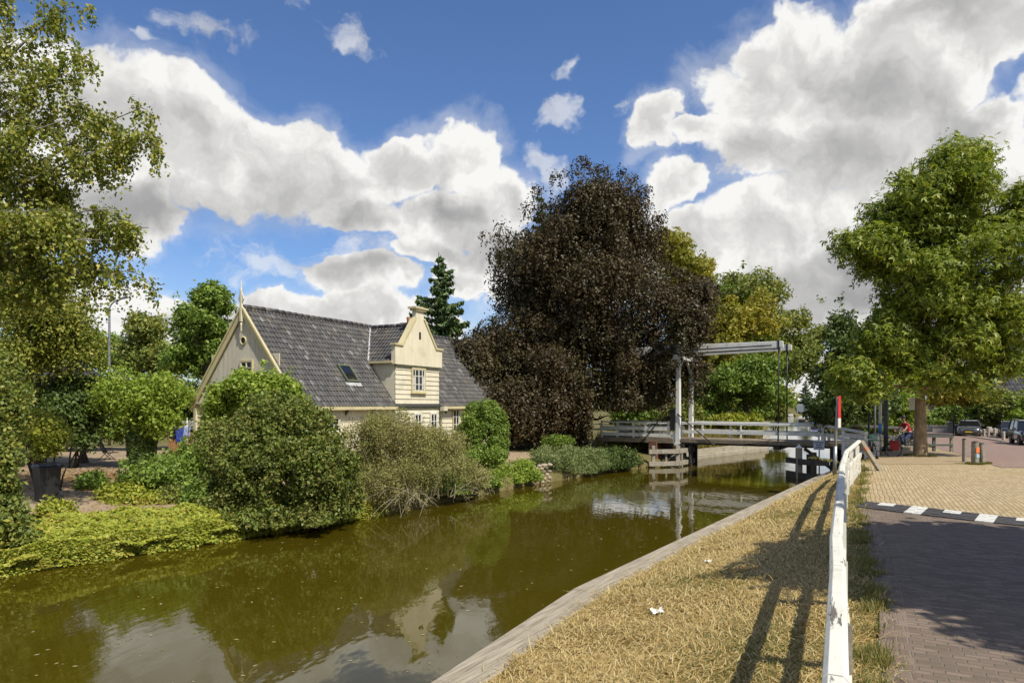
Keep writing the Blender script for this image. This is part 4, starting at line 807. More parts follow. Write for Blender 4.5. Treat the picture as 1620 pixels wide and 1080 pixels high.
# ------------------------------------------------------------------ buildings
def tile_patch(mb, o, u, v, n, ul, vl, keep=None, tw=.185, th=.27, wave=.04, lift=.03, seg=4, rnd=None):
    """pantiles laid in courses on a roof plane: every tile its own little curved piece"""
    rnd = rnd or random.Random(1); nu, nv = int(ul / tw), int(vl / th) + 1; prof = [wave * q for q in (.0, .75, 1., .55, -.1)] if seg == 4 else [wave * q for q in (0, 1, -.1)]
    for j in range(nv):
        for i in range(nu):
            cu, cv = (i + .5) * tw, (j + .5) * th
            if cv > vl + th * .2 or (keep and not keep(cu, cv)): continue
            js = rnd.uniform(-.008, .008); vs = []
            v0, v1 = j * th - .03, min((j + 1) * th + .02, vl + .02); l0, l1 = lift + rnd.uniform(0, .010), .004
            for vv, ll in ((v0, l0), (v1, l1)):
                for k in range(seg + 1): vs.append(o + u * (i * tw + tw * k / seg * 1.02) + v * (vv + js) + n * (ll + prof[k]))
            vs += [o + u * (i * tw + tw * k / seg * 1.02) + v * (v0 + js) + n * (l0 + prof[k] - .025) for k in range(seg + 1)]
            m = seg + 1; mb.add(vs, [(k, k + 1, m + k + 1, m + k) for k in range(seg)] + [(2 * m + k, 2 * m + k + 1, k + 1, k) for k in range(seg)], False)
def window(t, o, u, n, w, h, cols, rows, frame_mat, glazing=None, depth=.06, fw=.06, sill=True, label=None, curtain=0.):
    """window with frame, glazing bars and glass; o is the middle of its sill, u along the wall, n outwards"""
    o, u, n = Vector(o), Vector(u), Vector(n); z = Vector((0, 0, 1)); f = MB(); M = Matrix((u, n, z)).transposed()
    f.box(o + z * (fw / 2) + n * depth / 2, (w, depth, fw), M); f.box(o + z * (h - fw / 2) + n * depth / 2, (w, depth, fw), M)
    for s in (-1, 1): f.box(o + u * s * (w / 2 - fw / 2) + z * h / 2 + n * depth / 2, (fw, depth, h - 2 * fw), M)
    fo = f.build('window', frame_mat, t); 
    if label: fo['label'] = label
    b = MB(); gm = glazing or MAT['window_white']
    for i in range(1, cols):
        b.box(o + u * (-w / 2 + w * i / cols) + z * h / 2 + n * (depth * .5), (.035 if cols > 2 and i % 2 else .05, depth * .7, h - 2 * fw), M)
    for j in range(1, rows): b.box(o + z * (h * j / rows) + n * (depth * .45), (w - 2 * fw, depth * .5, .03), M)
    for s in (-1, 1): b.box(o + u * s * (w / 2 - fw - .018) + z * h / 2 + n * depth * .4, (.036, depth * .6, h - 2 * fw), M)
    for q in (fw + .018, h - fw - .018): b.box(o + z * q + n * depth * .4, (w - 2 * fw - .07, depth * .6, .036), M)
    b.build('glazing_bars', gm, fo)
    p = MB(); p.box(o + z * h / 2 + n * .012, (w - 2 * fw, .012, h - 2 * fw), M); p.build('pane', MAT['glass'], fo)
    if curtain:
        for s in (-1, 1): c = MB(); c.box(o + u * s * (w * .5 - fw - w * curtain * .5 - .03) + z * (h * .38) + n * .019, (w * curtain, .004, h * .5), M); c.build('curtain', MAT['curtain'], fo)
    if sill:
        s = MB(); s.box(o - z * .025 + n * (depth * .5 + .02), (w + .10, depth + .06, .045), M); s.build('sill', frame_mat, fo)
    return fo

def farmhouse():
    rz = math.atan2(.888, .46); t = thing('farmhouse', 'long cream wooden farmhouse with a pointed gable and grey pantile roof on the far bank', 'house', (-8.2, 26, -.3), rz)
    X, Y, Z = Vector((1, 0, 0)), Vector((0, 1, 0)), Vector((0, 0, 1)); L, D, EH, RH = 17.0, 5.6, 2.95, 6.55; HD = D / 2    # heights above z=-.3
    rnd = random.Random(8)
    # walls: overlapping horizontal boards over a core
    w = MB(); w.box((L / 2, D / 2, EH / 2), (L - .10, D - .10, EH))
    k = 0; z = .05
    while z < EH - .02:
        hh = min(.215, EH - z); w.add([(0, -.035, z), (L, -.035, z), (L, -.004, z + hh), (0, -.004, z + hh), (0, .05, z), (L, .05, z), (L, .05, z + hh), (0, .05, z + hh)], [(0, 1, 2, 3), (0, 4, 5, 1), (3, 2, 6, 7), (0, 3, 7, 4), (1, 5, 6, 2)])
        if z < EH - .3: w.add([(-.035, 0, z), (-.004, 0, z + hh), (-.004, D, z + hh), (-.035, D, z), (.05, 0, z), (.05, 0, z + hh), (.05, D, z + hh), (.05, D, z)], [(0, 1, 2, 3), (0, 3, 7, 4), (1, 5, 6, 2)])
        z += .215
    w.build('wall', MAT['cream_boards'], t)
    base = MB(); base.box((L / 2, D / 2, -.08), (L + .02, D + .02, .32)); base.build('plinth', MAT['brick_red'], t)
    # gable of upright boards, with a drip band under it
    gb = MB(); n = 34
    for i in range(n):
        y0, y1 = D * i / n + .004, D * (i + 1) / n - .004; top = lambda y: EH - .12 + (RH - EH) * (1 - abs(y - HD) / HD)
        q = -.05 - .006 * rnd.random(); P = [(q, y0, EH - .12), (q, y1, EH - .12), (q, y1, max(EH - .1, top(y1))), (q, y0, max(EH - .1, top(y0)))]
        if y0 < HD < y1: P.insert(3, (q, HD, top(HD)))
        gb.prism(P, (.09, 0, 0))
    gb.box((.0, D / 2, EH + .9), (.05, D * .68, 1.7)); gb.build('gable', MAT['gable_boards'], t)
    tr = MB(); tr.bar((-.09, -.02, EH - .17), (-.09, D + .02, EH - .17), .10, .09)
    tr.box((-.05, -.03, EH / 2 - .08), (.12, .14, EH - .18)); tr.box((-.05, D + .03, EH / 2 - .08), (.12, .14, EH - .18)); tr.build('corner_trim', MAT['cream_boards'], t)
    sl = (RH - EH) / HD; nr = Vector((0, -sl, 1)).normalized(); nl = Vector((0, sl, 1)).normalized(); vr = Vector((0, 1, sl)).normalized(); vl = Vector((0, -1, sl)).normalized(); ov = .26; SL = math.hypot(HD + ov, (HD + ov) * sl)
    def bargeboard(s):
        b = MB(); y0 = -ov - .02 if s > 0 else D + ov + .02; z0 = EH - sl * (ov + .02)
        b.bar((-.13, y0, z0 - .10), (-.13, HD, RH - .08), .05, .26); b.bar((-.155, y0, z0 + .03), (-.155, HD, RH + .06), .08, .07); return b.build('bargeboard', MAT['cream_trim'], t)
    bargeboard(1); bargeboard(-1)
    # finial: turned post with a carved side ornament, and its drop below
    f = MB(); f.bar((-.17, HD, RH - .55), (-.17, HD, RH + .55), .09, .09); f.lathe([(.03, 0), (.05, .05), (.035, .10), (.06, .16), (.03, .24), (.016, .42), (.006, .56)], (-.17, HD, RH + .52), 8)
    f.prism([(-.19, HD - .16, RH + .34), (-.19, HD - .05, RH + .18), (-.19, HD - .05, RH + .62)], (.04, 0, 0)); f.prism([(-.19, HD + .16, RH + .34), (-.19, HD + .05, RH + .62), (-.19, HD + .05, RH + .18)], (.04, 0, 0))
    f.lathe([(.012, 0), (.04, .10), (.03, .3), (.045, .4)], (-.17, HD, RH - 1.0), 8); f.build('finial', MAT['cream_boards'], t)
    # main roof: under-layer and pantiles; the cross gable cuts it at x = 5.2 .. 8.1
    x0, x1, zr0 = 5.95, 9.5, 4.68
    deck = MB(); deck.add([(-.1, -ov, EH - sl * ov), (L, -ov, EH - sl * ov), (L, HD, RH), (-.1, HD, RH), (-.1, D + ov, EH - sl * ov), (L, D + ov, EH - sl * ov)], [(0, 1, 2, 3), (3, 2, 5, 4)])
    ro = deck.build('roof', MAT['slate'], t); ro['label'] = 'grey pantile roof with lichen'
    tl = MB(); o = Vector((-.1, -ov, EH - sl * ov)) + nr * .02; xm = (x0 + x1) / 2; ws = (6.5 - zr0) / ((x1 - x0) / 2 + .12)
    def keep(u, v):
        x = u - .1; p = o + vr * v; 
        if abs(x - xm) < (x1 - x0) / 2 and p.z < zr0 + .3: return False
        return p.z > 6.5 - abs(x - xm) * ws or abs(x - xm) > (x1 - x0) / 2 + .10
    tile_patch(tl, o, X, vr, nr, L + .1, SL, keep, rnd=rnd)
    o2 = Vector((L, D + ov, EH - sl * ov)) + nl * .02; tile_patch(tl, o2, -X, vl, nl, L + .1, SL, None, .47, .31, .035, seg=2, rnd=rnd)
    tl.build('pantiles', MAT['pantile'], ro)
    rg = MB(); i = 0
    while i * .36 < L - .1:
        a = Vector((-.1 + i * .36, HD, RH + .045 + .012 * math.sin(i * .5))); rg.tube([a, a + X * .38 + Z * .01], [.10, .115], 8); i += 1
    rg.build('ridge_tiles', MAT['pantile'], ro)
    # gutter board and brackets
    g = MB(); zg = EH - sl * ov - .06
    for a, b in ((-.05, x0 - .06), (x1 + .10, L)): g = MB(); g.bar((a, -ov - .03, zg), (b, -ov - .03, zg), .14, .13); g.bar((a, -ov * .5, zg - .03), (b, -ov * .5, zg - .03), ov, .03); g.build('gutter', MAT['cream_trim'], t)
    for x in (1.35, 2.7, 4.3, 10.3, 12.1, 14): br = MB(); br.prism([(x, -.03, zg - .05), (x, -.24, zg - .05), (x, -.03, zg - .32)], (.06, 0, 0)); br.build('bracket', MAT['green_trim'], t)
    # cross gable bay
    wb = MB(); wb.box((xm, -.01, zr0 * .5), (x1 - x0, .26, zr0))
    z = .05
    while z < zr0 - .1:
        wb.add([(x0 - .02, -.175, z), (x1 + .02, -.175, z), (x1 + .02, -.142, z + .225), (x0 - .02, -.142, z + .225), (x0 - .02, -.1, z), (x1 + .02, -.1, z)], [(0, 1, 2, 3), (0, 4, 5, 1)]); z += .225
    for xs in (x0, x1):     # cheeks running back into the roof
        yb = (zr0 - EH) / sl; wb.prism([(xs - .01 if xs == x0 else xs - .05, -.1, EH - .4), (xs - .01 if xs == x0 else xs - .05, -.1, zr0), (xs - .01 if xs == x0 else xs - .05, yb + .1, zr0), (xs - .01 if xs == x0 else xs - .05, .05, EH - .3)], (.06, 0, 0))
    bay = wb.build('bay_wall', MAT['cream_boards'], t)
    pd = MB(); q = .235; nw = .32    # rendered pediment: shoulders, sloping sides and neck
    poly = [(x0 - .16, zr0 - .12), (x1 + .16, zr0 - .12), (x1 + .16, zr0 + .74), (x1 - .36, zr0 + .76), (xm + nw, 6.78), (xm + nw, 7.18), (xm - nw, 7.18), (xm - nw, 6.78), (x0 + .36, zr0 + .76), (x0 - .16, zr0 + .74)]
    pd.prism([(a, -.20 - .06, b) for a, b in poly], (0, .22, 0)); pdo = pd.build('pediment', MAT['rendered_cream'], t)
    cp = MB()
    cp.box((x0 + .10, -.16, zr0 + .79), (.66, .32, .09)); cp.box((x1 - .10, -.16, zr0 + .79), (.66, .32, .09))
    cp.bar((x0 + .38, -.16, zr0 + .80), (xm - nw - .02, -.16, 6.84), .30, .10); cp.bar((x1 - .38, -.16, zr0 + .80), (xm + nw + .02, -.16, 6.84), .30, .10)
    cp.box((xm, -.16, 7.22), (.86, .36, .09)); cp.box((xm, -.16, 7.31), (1.08, .46, .09)); cp.build('coping', MAT['cream_trim'], pdo)
    for c_, s_ in (((xm, -.20, zr0 - .16), (x1 - x0 + .12, .10, .07)), ((xm, -.185, 2.55), (x1 - x0 + .06, .07, .05))): bd = MB(); bd.box(c_, s_); bd.build('string_course', MAT['green_trim'], t)
    hole = MB(); hole.box((xm, -.262, 6.0), (.15, .02, .34)); hole.build('vent_slit', MAT['black_plastic'], pdo)
    # roof of the cross gable
    cr = MB(); hw = (x1 - x0) / 2 + .12; zrk = 6.5; ze = zrk - hw * ws
    cd_ = MB()
    for s in (-1, 1):
        vv = Vector((-s * hw, 0, zrk - ze)).normalized(); nn = Vector((s * (zrk - ze), 0, hw)).normalized(); oo = Vector((xm + s * hw, -.06, ze)); yb0, yb1 = (ze - EH) / sl, (zrk - EH) / sl
        cd_.add([oo - nn * .02, Vector((xm, -.06, zrk)) - nn * .02, Vector((xm, yb1 + .05, zrk)) - nn * .02, Vector((xm + s * hw, yb0 + .05, ze)) - nn * .02], [(0, 1, 2, 3)])
        kp = lambda u, v, _v=vv, _o=oo: (u - .06) < ((_o + _v * v).z - EH) / sl + .12
        if s < 0: tile_patch(cr, oo, Y, vv, nn, 4.2, math.hypot(hw, zrk - ze), kp, rnd=rnd)
        else: tile_patch(cr, oo + Y * 4.23, -Y, vv, nn, 4.23, math.hypot(hw, zrk - ze), lambda u, v, kp=kp: kp(4.23 - u, v), rnd=rnd)
    c_o = cd_.build('bay_roof', MAT['slate'], t); cr.build('bay_pantiles', MAT['pantile'], c_o)
    rt = MB(); i = 0
    while i * .36 < 3.6: a = Vector((xm, -.02 + i * .36, zrk + .05)); rt.tube([a, a + Y * .38], [.10, .11], 8); i += 1
    rt.build('bay_ridge_tiles', MAT['pantile'], c_o)
    ld = MB()   # lead valleys
    for s in (-1, 1): ld.bar(Vector((xm + s * hw, (ze - EH) / sl, ze)) + nr * .08, Vector((xm, (zrk - EH) / sl, zrk)) + nr * .08, .17, .015, up=nr)
    ld.build('valley_lead', MAT['lead'], c_o)
    for s in (-1, 1): gg = MB(); gg.bar((xm + s * (hw + .03), -.10, ze - .02), (xm + s * (hw + .03), (ze - EH) / sl + .05, ze - .02), .12, .10); gg.build('bay_gutter', MAT['cream_trim'], c_o)
    # windows
    N = -Y; window(t, (xm - .02, -.175, 2.98 + .30), X, N, 1.14, 1.18, 4, 3, MAT['cream_trim'], curtain=.14, fw=.08, label='twin casement window with small panes')
    for x, ww, zz, hh in ((1.95, .78, 1.55, .66), (4.9, .8, 1.7, .55), (11.3, .66, 1.25, 1.25), (12.4, .66, 1.25, 1.25)): window(t, (x, -.036, zz), X, N, ww, hh, 2, 2 if hh < 1 else 3, MAT['cream_trim'])
    for x in (x0 + 1.7, x1 - .5): window(t, (x, -.178, 1.05), X, N, .62, 1.25, 2, 3, MAT['window_white'])
    G = Vector((-1, 0, 0)); YY = -Y
    window(t, (-.058, 2.6, 3.85), YY, G, .72, .62, 2, 2, MAT['cream_trim'], label='small square window in the gable'); window(t, (-.036, 3.9, 1.2), YY, G, .8, 1.2, 2, 3, MAT['cream_trim'])
    rw = MB(); rw.ring((-.07, HD + .0, 5.25), (1, 0, 0), .15, .035, 16, 6); rwo = rw.build('round_window', MAT['cream_trim'], t); rp = MB(); rp.tube([(-.075, HD, 5.25), (-.05, HD, 5.25)], .14, 14); rp.build('pane', MAT['glass'], rwo)
    # roof light, dormer hatch, chimney, downpipe
    def rooflight(x, v, w_, h_):
        M = Matrix((X, vr, nr)).transposed(); c = Vector((x, -ov, EH - sl * ov)) + vr * v + nr * .10; fr = MB()
        for s in (-1, 1): fr.box(c + X * s * (w_ / 2) , (.09, h_ + .09, .12), M); fr.box(c + vr * s * (h_ / 2), (w_ - .09, .09, .12), M)
        fo = fr.build('roof_light', MAT['green_trim'], t); p = MB(); p.box(c + nr * .02, (w_ - .09, h_ - .09, .03), M); p.build('pane', MAT['glass'], fo)
        l_ = MB(); l_.box(c - vr * (h_ / 2 + .16) - nr * .025, (w_ + .25, .2, .02), M); l_.build('lead_apron', MAT['lead'], fo)
    rooflight(3.75, 1.75, .72, .85)
    hd = MB(); c = Vector((10.5, -ov, EH - sl * ov)) + vr * 2.35; hd.box(c + nr * .18, (.62, .66, .34), Matrix((X, vr, nr)).transposed()); hd.build('roof_hatch', MAT['cream_trim'], t)
    ch = MB(); ch.box((11.6, 3.1, 6.55), (.80, .62, 1.25)); ch.box((11.6, 3.1, 7.13), (.92, .74, .12)); cho = ch.build('chimney', brick_mat('chimney_brick', (.16, .08, .05), (.22, .11, .07), (.27, .15, .10), (.3, .27, .22), .22, .07, 0, .9, .5, .12), t)
    fl = MB(); fl.box((11.6, 3.1, 6.2), (1.0, .82, .20)); fl.build('flashing', MAT['lead'], cho); pt = MB()
    for dx in (-.16, .18): pt.lathe([(.12, 0), (.10, .14), (.13, .30), (.11, .34)], (11.6 + dx, 3.1, 7.18), 10)
    pt.build('chimney_pots', MAT['pot_clay'], cho)
    dp = MB(); dp.tube([(9.78, -.36, zg - .05), (9.78, -.12, zg - .35), (9.78, -.12, .2)], .045, 8); dp.box((9.7, -.34, zg - .05), (.34, .24, .22)); dp.build('downpipe', MAT['cream_boards'], t)
    return t
farmhouse()

def simple_house(name, label, loc, rz, L, D, eave, ridge, tile, wall, hip=0., trim=None, chim=None):
    t = thing(name, label, 'house', loc, rz); w = MB(); w.prism([(0, 0, 0), (0, D, 0), (0, D, eave), (0, D / 2, ridge - .12), (0, 0, eave)] if not hip else [(0, 0, 0), (0, D, 0), (0, D, eave), (0, 0, eave)], (L, 0, 0)); w.build('wall', wall, t)
    sl = (ridge - eave) / (D / 2); ov = .45; mb = MB(); SL = math.hypot(D / 2 + ov, (D / 2 + ov) * sl); X = Vector((1, 0, 0)); rnd = random.Random(4); db = MB()
    for s in (0, 1):
        v = Vector((0, 1 if s == 0 else -1, sl)).normalized(); n = Vector((0, -sl if s == 0 else sl, 1)).normalized(); o = Vector((-ov, -ov, eave - ov * sl)) if s == 0 else Vector((L + ov, D + ov, eave - ov * sl)); u = X if s == 0 else -X; full = L + 2 * ov
        hp = (lambda uu, vv: hip * vv / SL < uu < full - hip * vv / SL) if hip else None
        tile_patch(mb, o + n * .02, u, v, n, full, SL, hp, .34, .36, .05, seg=2, rnd=rnd)
        k = hip; db.add([o, o + u * full, o + u * (full - k) + v * SL, o + u * k + v * SL], [(0, 1, 2, 3)])
    ro = db.build('roof', tile, t)
    if hip:
        for s in (0, 1):
            xe = -ov if s == 0 else L + ov; xr = xe + (hip if s == 0 else -hip); dz = Vector((xr - xe, 0, ridge - eave + ov * sl)); v = dz.normalized(); n = Vector((-(ridge - eave + ov * sl) * (1 if s == 0 else -1), 0, hip)).normalized(); u = Vector((0, -1 if s == 0 else 1, 0)); o = Vector((xe, D + ov if s == 0 else -ov, eave - ov * sl)); full = D + 2 * ov; VL = dz.length
            tile_patch(mb, o + n * .02, u, v, n, full, VL, lambda uu, vv: (full / 2) * vv / VL < uu < full - (full / 2) * vv / VL, .34, .36, .05, seg=2, rnd=rnd)
            db2 = MB(); db2.add([o, o + u * full, Vector((xr, D / 2, ridge))], [(0, 1, 2)]); db2.build('hip_roof', tile, t)
    mb.build('tiles', tile, ro)
    b = MB(); 
    if not hip:
        for x in (-ov - .03, L + ov + .03): b.bar((x, -ov, eave - ov * sl - .02), (x, D / 2, ridge + .02), .05, .24); b.bar((x, D + ov, eave - ov * sl - .02), (x, D / 2, ridge + .02), .05, .24)
    b.bar((-ov, -ov - .05, eave - ov * sl - .07), (L + ov, -ov - .05, eave - ov * sl - .07), .12, .22); b.bar((-ov, D + ov + .05, eave - ov * sl - .07), (L + ov, D + ov + .05, eave - ov * sl - .07), .12, .22)
    if hip: b.bar((-ov - .05, -ov, eave - ov * sl - .07), (-ov - .05, D + ov, eave - ov * sl - .07), .12, .22)
    b.build('fascia', trim or MAT['window_white'], t)
    if chim:
        c = MB(); c.box((chim[0], chim[1], ridge + .1), (.7, .7, 1.3)); c.box((chim[0], chim[1], ridge + .78), (.8, .8, .1)); co = c.build('chimney', MAT['brick_red'], t)
    for x in np.linspace(1.2, L - 1.2, 4): window(t, (x, -.002, .9), (1, 0, 0), (0, -1, 0), 1.0, min(1.3, eave - 1.1), 2, 1, MAT['window_white'])
    return t
simple_house('roadside_house', 'house with a broad dark tiled roof behind the garden shrubs at the right edge', (51.3, 75, -.4), R(-14), 16, 9, 4.1, 8.0, MAT['slate'], pmat('pale_wall', (.55, .53, .47), (.5, .48, .42), 2, .8), hip=5.2)
simple_house('red_roofed_house', 'small house with an orange-red tiled roof and white verge down the street', (76, 109, -.4), R(62), 8, 7.6, 3.6, 8., MAT['red_tile'], pmat('brown_wall', (.30, .22, .17), (.26, .19, .14), 2, .8), chim=(1.0, 3.8))
simple_house('garden_house', 'low house with a dark tiled roof behind the hedge on the left', (-42.6, 57, -.2), R(8), 7.5, 6., 3.7, 6.2, MAT['slate'], MAT['brick_red'], hip=3.0)
def shed_fence():
    t = thing('board_fence', 'low orange-brown board fence behind the clothes dryer', 'fence', (-16.8, 33.6, -.15), R(20)); m = MB()
    for i in range(7): m.box((1.15, 0, .12 + i * .165), (2.5, .03 + .006 * (i % 2), .155))
    m.build('boards', MAT['orange_wood'], t)
    for x in (-.05, 1.15, 2.4): p = MB(); p.box((x, -.05, .62), (.08, .07, 1.28)); p.build('post', MAT['orange_wood'], t)
shed_fence()
def lean_to():
    t = thing('garden_shed', 'dark low shed roof edge in the greenery at the left', 'shed', (-19.6, 25.5, -.3), R(4)); m = MB(); m.box((-1.2, .8, .9), (3.0, 1.8, 1.8)); m.build('wall', MAT['dark_wood'], t)
    r = MB(); r.add([(-2.9, -.35, 1.86), (.55, -.35, 1.86), (.55, 1.9, 2.2), (-2.9, 1.9, 2.2), (-2.9, -.35, 1.98), (.55, -.35, 1.98), (.55, 1.9, 2.32), (-2.9, 1.9, 2.32)], [(0, 3, 2, 1), (4, 5, 6, 7), (0, 1, 5, 4), (1, 2, 6, 5), (2, 3, 7, 6), (3, 0, 4, 7)]); r.build('roof', MAT['grey_wood'], t)
lean_to()

# ------------------------------------------------------------------ the drawbridge
def drawbridge():
    t = thing('drawbridge', 'white wooden drawbridge with tall portal and balance beams across the canal', 'bridge', (10.23, 42, 0), math.atan2(-.527, .85)); WD = 2.6
    wp = MAT['white_paint']
    d = MB()
    n = 44
    for i in range(n): d.box((-.2 + 9.6 * (i + .5) / n, WD / 2, .285 + .004 * (i % 2)), (9.6 / n * .96, WD + .16, .055))
    d.build('deck', MAT['deck_wood'], t)
    g = MB()
    for y in (-.02, .6, 1.3, 2.0, WD + .02): g.bar((-.2, y, .12), (9.45, y, .12), .13, .25)
    g.box((5.75, WD / 2, -.07), (.35, WD + .3, .18)); g.build('girders', MAT['dark_wood'], t)
    gb = MB(); gb.bar((-.2, -.13, .20), (9.5, -.13, .20), .06, .19); gb.bar((-.2, WD + .13, .20), (9.5, WD + .13, .20), .06, .19); gb.build('edge_boards', MAT['deck_wood'], t)
    for y in (0, WD):
        p = MB(); p.bar((0, y, -.55), (0, y, .9), .36, .36, w2=.30, h2=.30, ch=.03); p.bar((0, y, .9), (0, y, 5.45), .29, .29, w2=.25, h2=.25, ch=.03)
        if y == 0: p.prism([(-.16, -.10, .05), (-.42, -.10, .05), (-.15, -.10, 1.3)], (0, .2, 0))
        po = p.build('portal_post', wp, t); q = MB(); q.box((0, y, -.02), (.42, .42, .12)); q.box((0, y, 5.48), (.36, .34, .10)); q.build('iron_cap', wp, po)
    c = MB(); c.bar((0, -.55, 5.30), (0, WD + .55, 5.30), .30, .30, ch=.03)
    for y, s in ((0, 1), (WD, -1)): c.prism([(-.06, y + s * .14, 4.3), (-.06, y + s * .14, 4.55), (-.06, y + s * 1.0, 5.16), (-.06, y + s * .82, 5.16)], (.12, 0, 0))
    c.build('lintel', wp, t)
    for y in (-.02, WD + .02):
        b = MB(); b.bar((-4.3, y, 5.76), (0, y, 5.79), .22, .40, h2=.54, ch=.015); b.bar((0, y, 5.79), (6.1, y, 5.84), .22, .54, h2=.34, ch=.015); bo = b.build('balance_beam', MAT['white_paint'], t)
        l = MB(); l.bar((.2, y - .115, 5.73), (5.5, y - .115, 5.80), .012, .05); l.box((5.86, y, 5.84), (.10, .26, .44)); l.bar((5.86, y - .14, 5.62), (5.55, y - .14, 5.55), .02, .06); l.bar((5.86, y - .14, 5.62), (5.96, y - .14, 5.5), .02, .06); l.build('strap', MAT['black_iron'], bo)
        h = MB(); h.tube([(5.86, y, 5.62), (5.84, y, 3.), (5.84, y - .03, .9)], .038, 8); h.bar((5.84, y - .03, .92), (5.84, y - .1 if y < 1 else y + .1, -.02), .10, .06); h.build('hanger', MAT['black_iron'], t)
    k = MB(); k.box((-3.8, WD / 2, 5.75), (.9, WD - .25, .62)); k.build('counterweight', wp, t); k = MB(); k.bar((-1.5, .1, 5.76), (-1.5, WD - .1, 5.76), .18, .2); k.build('tie_beam', wp, t)
    # iron stays
    for a, b, r_ in (((.0, -.18, 1.85), (2.15, -.22, .05), .035), ((-.05, -.18, 2.9), (-2.2, -.30, .1), .03), ((-.05, WD, 3.2), (-2.9, WD - .2, .2), .03)):
        s = MB(); s.tube([a, b], r_, 8); s.tube([Vector(b) + Vector((-.1, 0, 0)), Vector(b) + Vector((.14, 0, -.03))], .055, 8); s.build('stay', MAT['rust_iron'], t)
    hk = MB(); hk.tube([(4.0, -.16, .10), (4.6, -.2, .16), (5.5, -.2, .40)], .022, 6); hk.build('hook', MAT['black_iron'], t)
    bx = MB(); bx.box((-.32, -.02, 1.45), (.28, .34, 1.25)); bx.box((-.32, -.02, 2.1), (.34, .40, .06)); bx.build('winch_box', MAT['black_iron'], t)
    # railings of the moving leaf
    def rail(y, xs, xe, name='railing'):
        m = MB(); m.bar((xs, y, 1.27), (xe, y, 1.25), .13, .15, ch=.012); m.bar((xs, y, .76), (xe, y, .74), .08, .18)
        ro = m.build(name, wp, t)
        for x in np.arange(xs + .5, xe, 2.4):
            if abs(x - 5.84) < .3: continue
            q = MB(); q.box((x, y + (.06 if y < 1 else -.06), .74), (.09, .07, .95)); q.build('post', wp, ro)
        q = MB(); q.box((xe - .05, y, .62), (.15, .15, 1.3)); q.box((xe - .05, y, 1.30), (.19, .19, .06)); q.build('end_post', wp, ro)
    rail(-.02, .25, 8.2); rail(WD + .02, .25, 8.2)
    # fixed span on the left with its own white railings
    f = MB(); f.box((-2.9, WD / 2, .26), (5.2, WD + .3, .10)); f.box((-2.9, -.12, .16), (5.2, .08, .26)); f.box((-2.9, WD + .12, .16), (5.2, .08, .26)); f.build('fixed_span', MAT['deck_wood'], t)
    for y in (-.08, WD + .08):
        m = MB(); m.bar((-5.1, y, 1.30), (-.45, y, 1.25), .09, .09); m.bar((-5.1, y - .04, .93), (-.45, y - .04, .90), .03, .22); m.bar((-5.1, y - .04, .52), (-.45, y - .04, .50), .03, .20)
        ro = m.build('railing', wp, t)
        for x in (-5.1, -4.0, -2.9, -2.1, -.6): q = MB(); q.box((x, y + .03, .74), (.10, .09, 1.2)); q.build('post', wp, ro)
    # approach on the right: rails splaying towards the street
    Mi = Matrix.Rotation(-math.atan2(-.527, .85), 4, 'Z') @ Matrix.Translation((-10.23, -42, 0))
    L_ = lambda x, y, z: Mi @ Vector((x, y, z))
    m = MB(); A = L_(17.2, 37.65, 0); B = L_(16.55, 31.9, 0); m.bar(A + Vector((0, 0, 1.26)), B + Vector((0, 0, 1.08)), .11, .12); m.bar(A + Vector((0, 0, .75)), B + Vector((0, 0, .56)), .06, .17)
    ro = m.build('approach_railing', wp, t)
    for s in (.5, 1.): q = MB(); pp = A.lerp(B, s); q.box(pp + Vector((0, 0, .45)), (.15, .15, 1.25)); q.lathe([(.105, 0), (.08, .04), (.02, .07)], pp + Vector((0, 0, 1.075)), 8); q.build('post', wp, ro)
    m = MB(); A2 = L_(18.6, 39.9, 0); B2 = L_(20.8, 36.2, 0); m.bar(A2 + Vector((0, 0, 1.26)), B2 + Vector((0, 0, 1.15)), .11, .12); m.bar(A2 + Vector((0, 0, .75)), B2 + Vector((0, 0, .62)), .06, .17); m.build('approach_railing', wp, t)
    pn = MB()
    for zz in (.14, .38, .62, .86): pn.bar(B + Vector((0, 0, zz)), L_(16.95, 31.5, zz), .03, .20); pn.bar(A.lerp(B, .45) + Vector((.03, 0, zz)), B + Vector((.03, 0, zz)), .03, .20)
    pn.build('side_boards', wp, t)
    ap = MB(); ap.prism([L_(17.8, 37.2, -.02), L_(19.3, 39.6, -.02), L_(21.2, 35.6, -.02), L_(16.9, 31.6, -.02)], (0, 0, .26)); ap.build('approach_deck', MAT['deck_wood'], t)
    for x, y in ((.3, .12), (.3, 2.5), (.75, .12)): pl = MB(); pl.tube([(x, y, .15), (x, y, -2.6)], .15, 10); pl.build('pile', MAT['dark_wood'], t)
    for x, y in ((8.7, .1), (8.7, 1.3), (8.7, 2.5), (9.2, .1)): pl = MB(); pl.tube([(x, y, .15), (x, y, -2.6)], .20, 10); pl.build('pile', MAT['dark_wood'], t)
    for q in (((.3, -.3, -.1), (.3, 2.9, -.1), .25, .25), ((8.7, -.3, -.1), (8.7, 2.9, -.1), .25, .25), ((7.2, .1, -.05), (8.7, .1, -1.2), .16, .16)): pl = MB(); pl.bar(*q); pl.build('cross_beam', MAT['dark_wood'], t)
    for c_, s_ in (((-1.55, WD / 2, -.55), (.5, WD + .6, 1.35)), ((9.9, WD / 2, -.75), (.4, WD + .6, 1.6))): ab = MB(); ab.box(c_, s_); ab.build('abutment', MAT['brick_red'], t)
drawbridge()
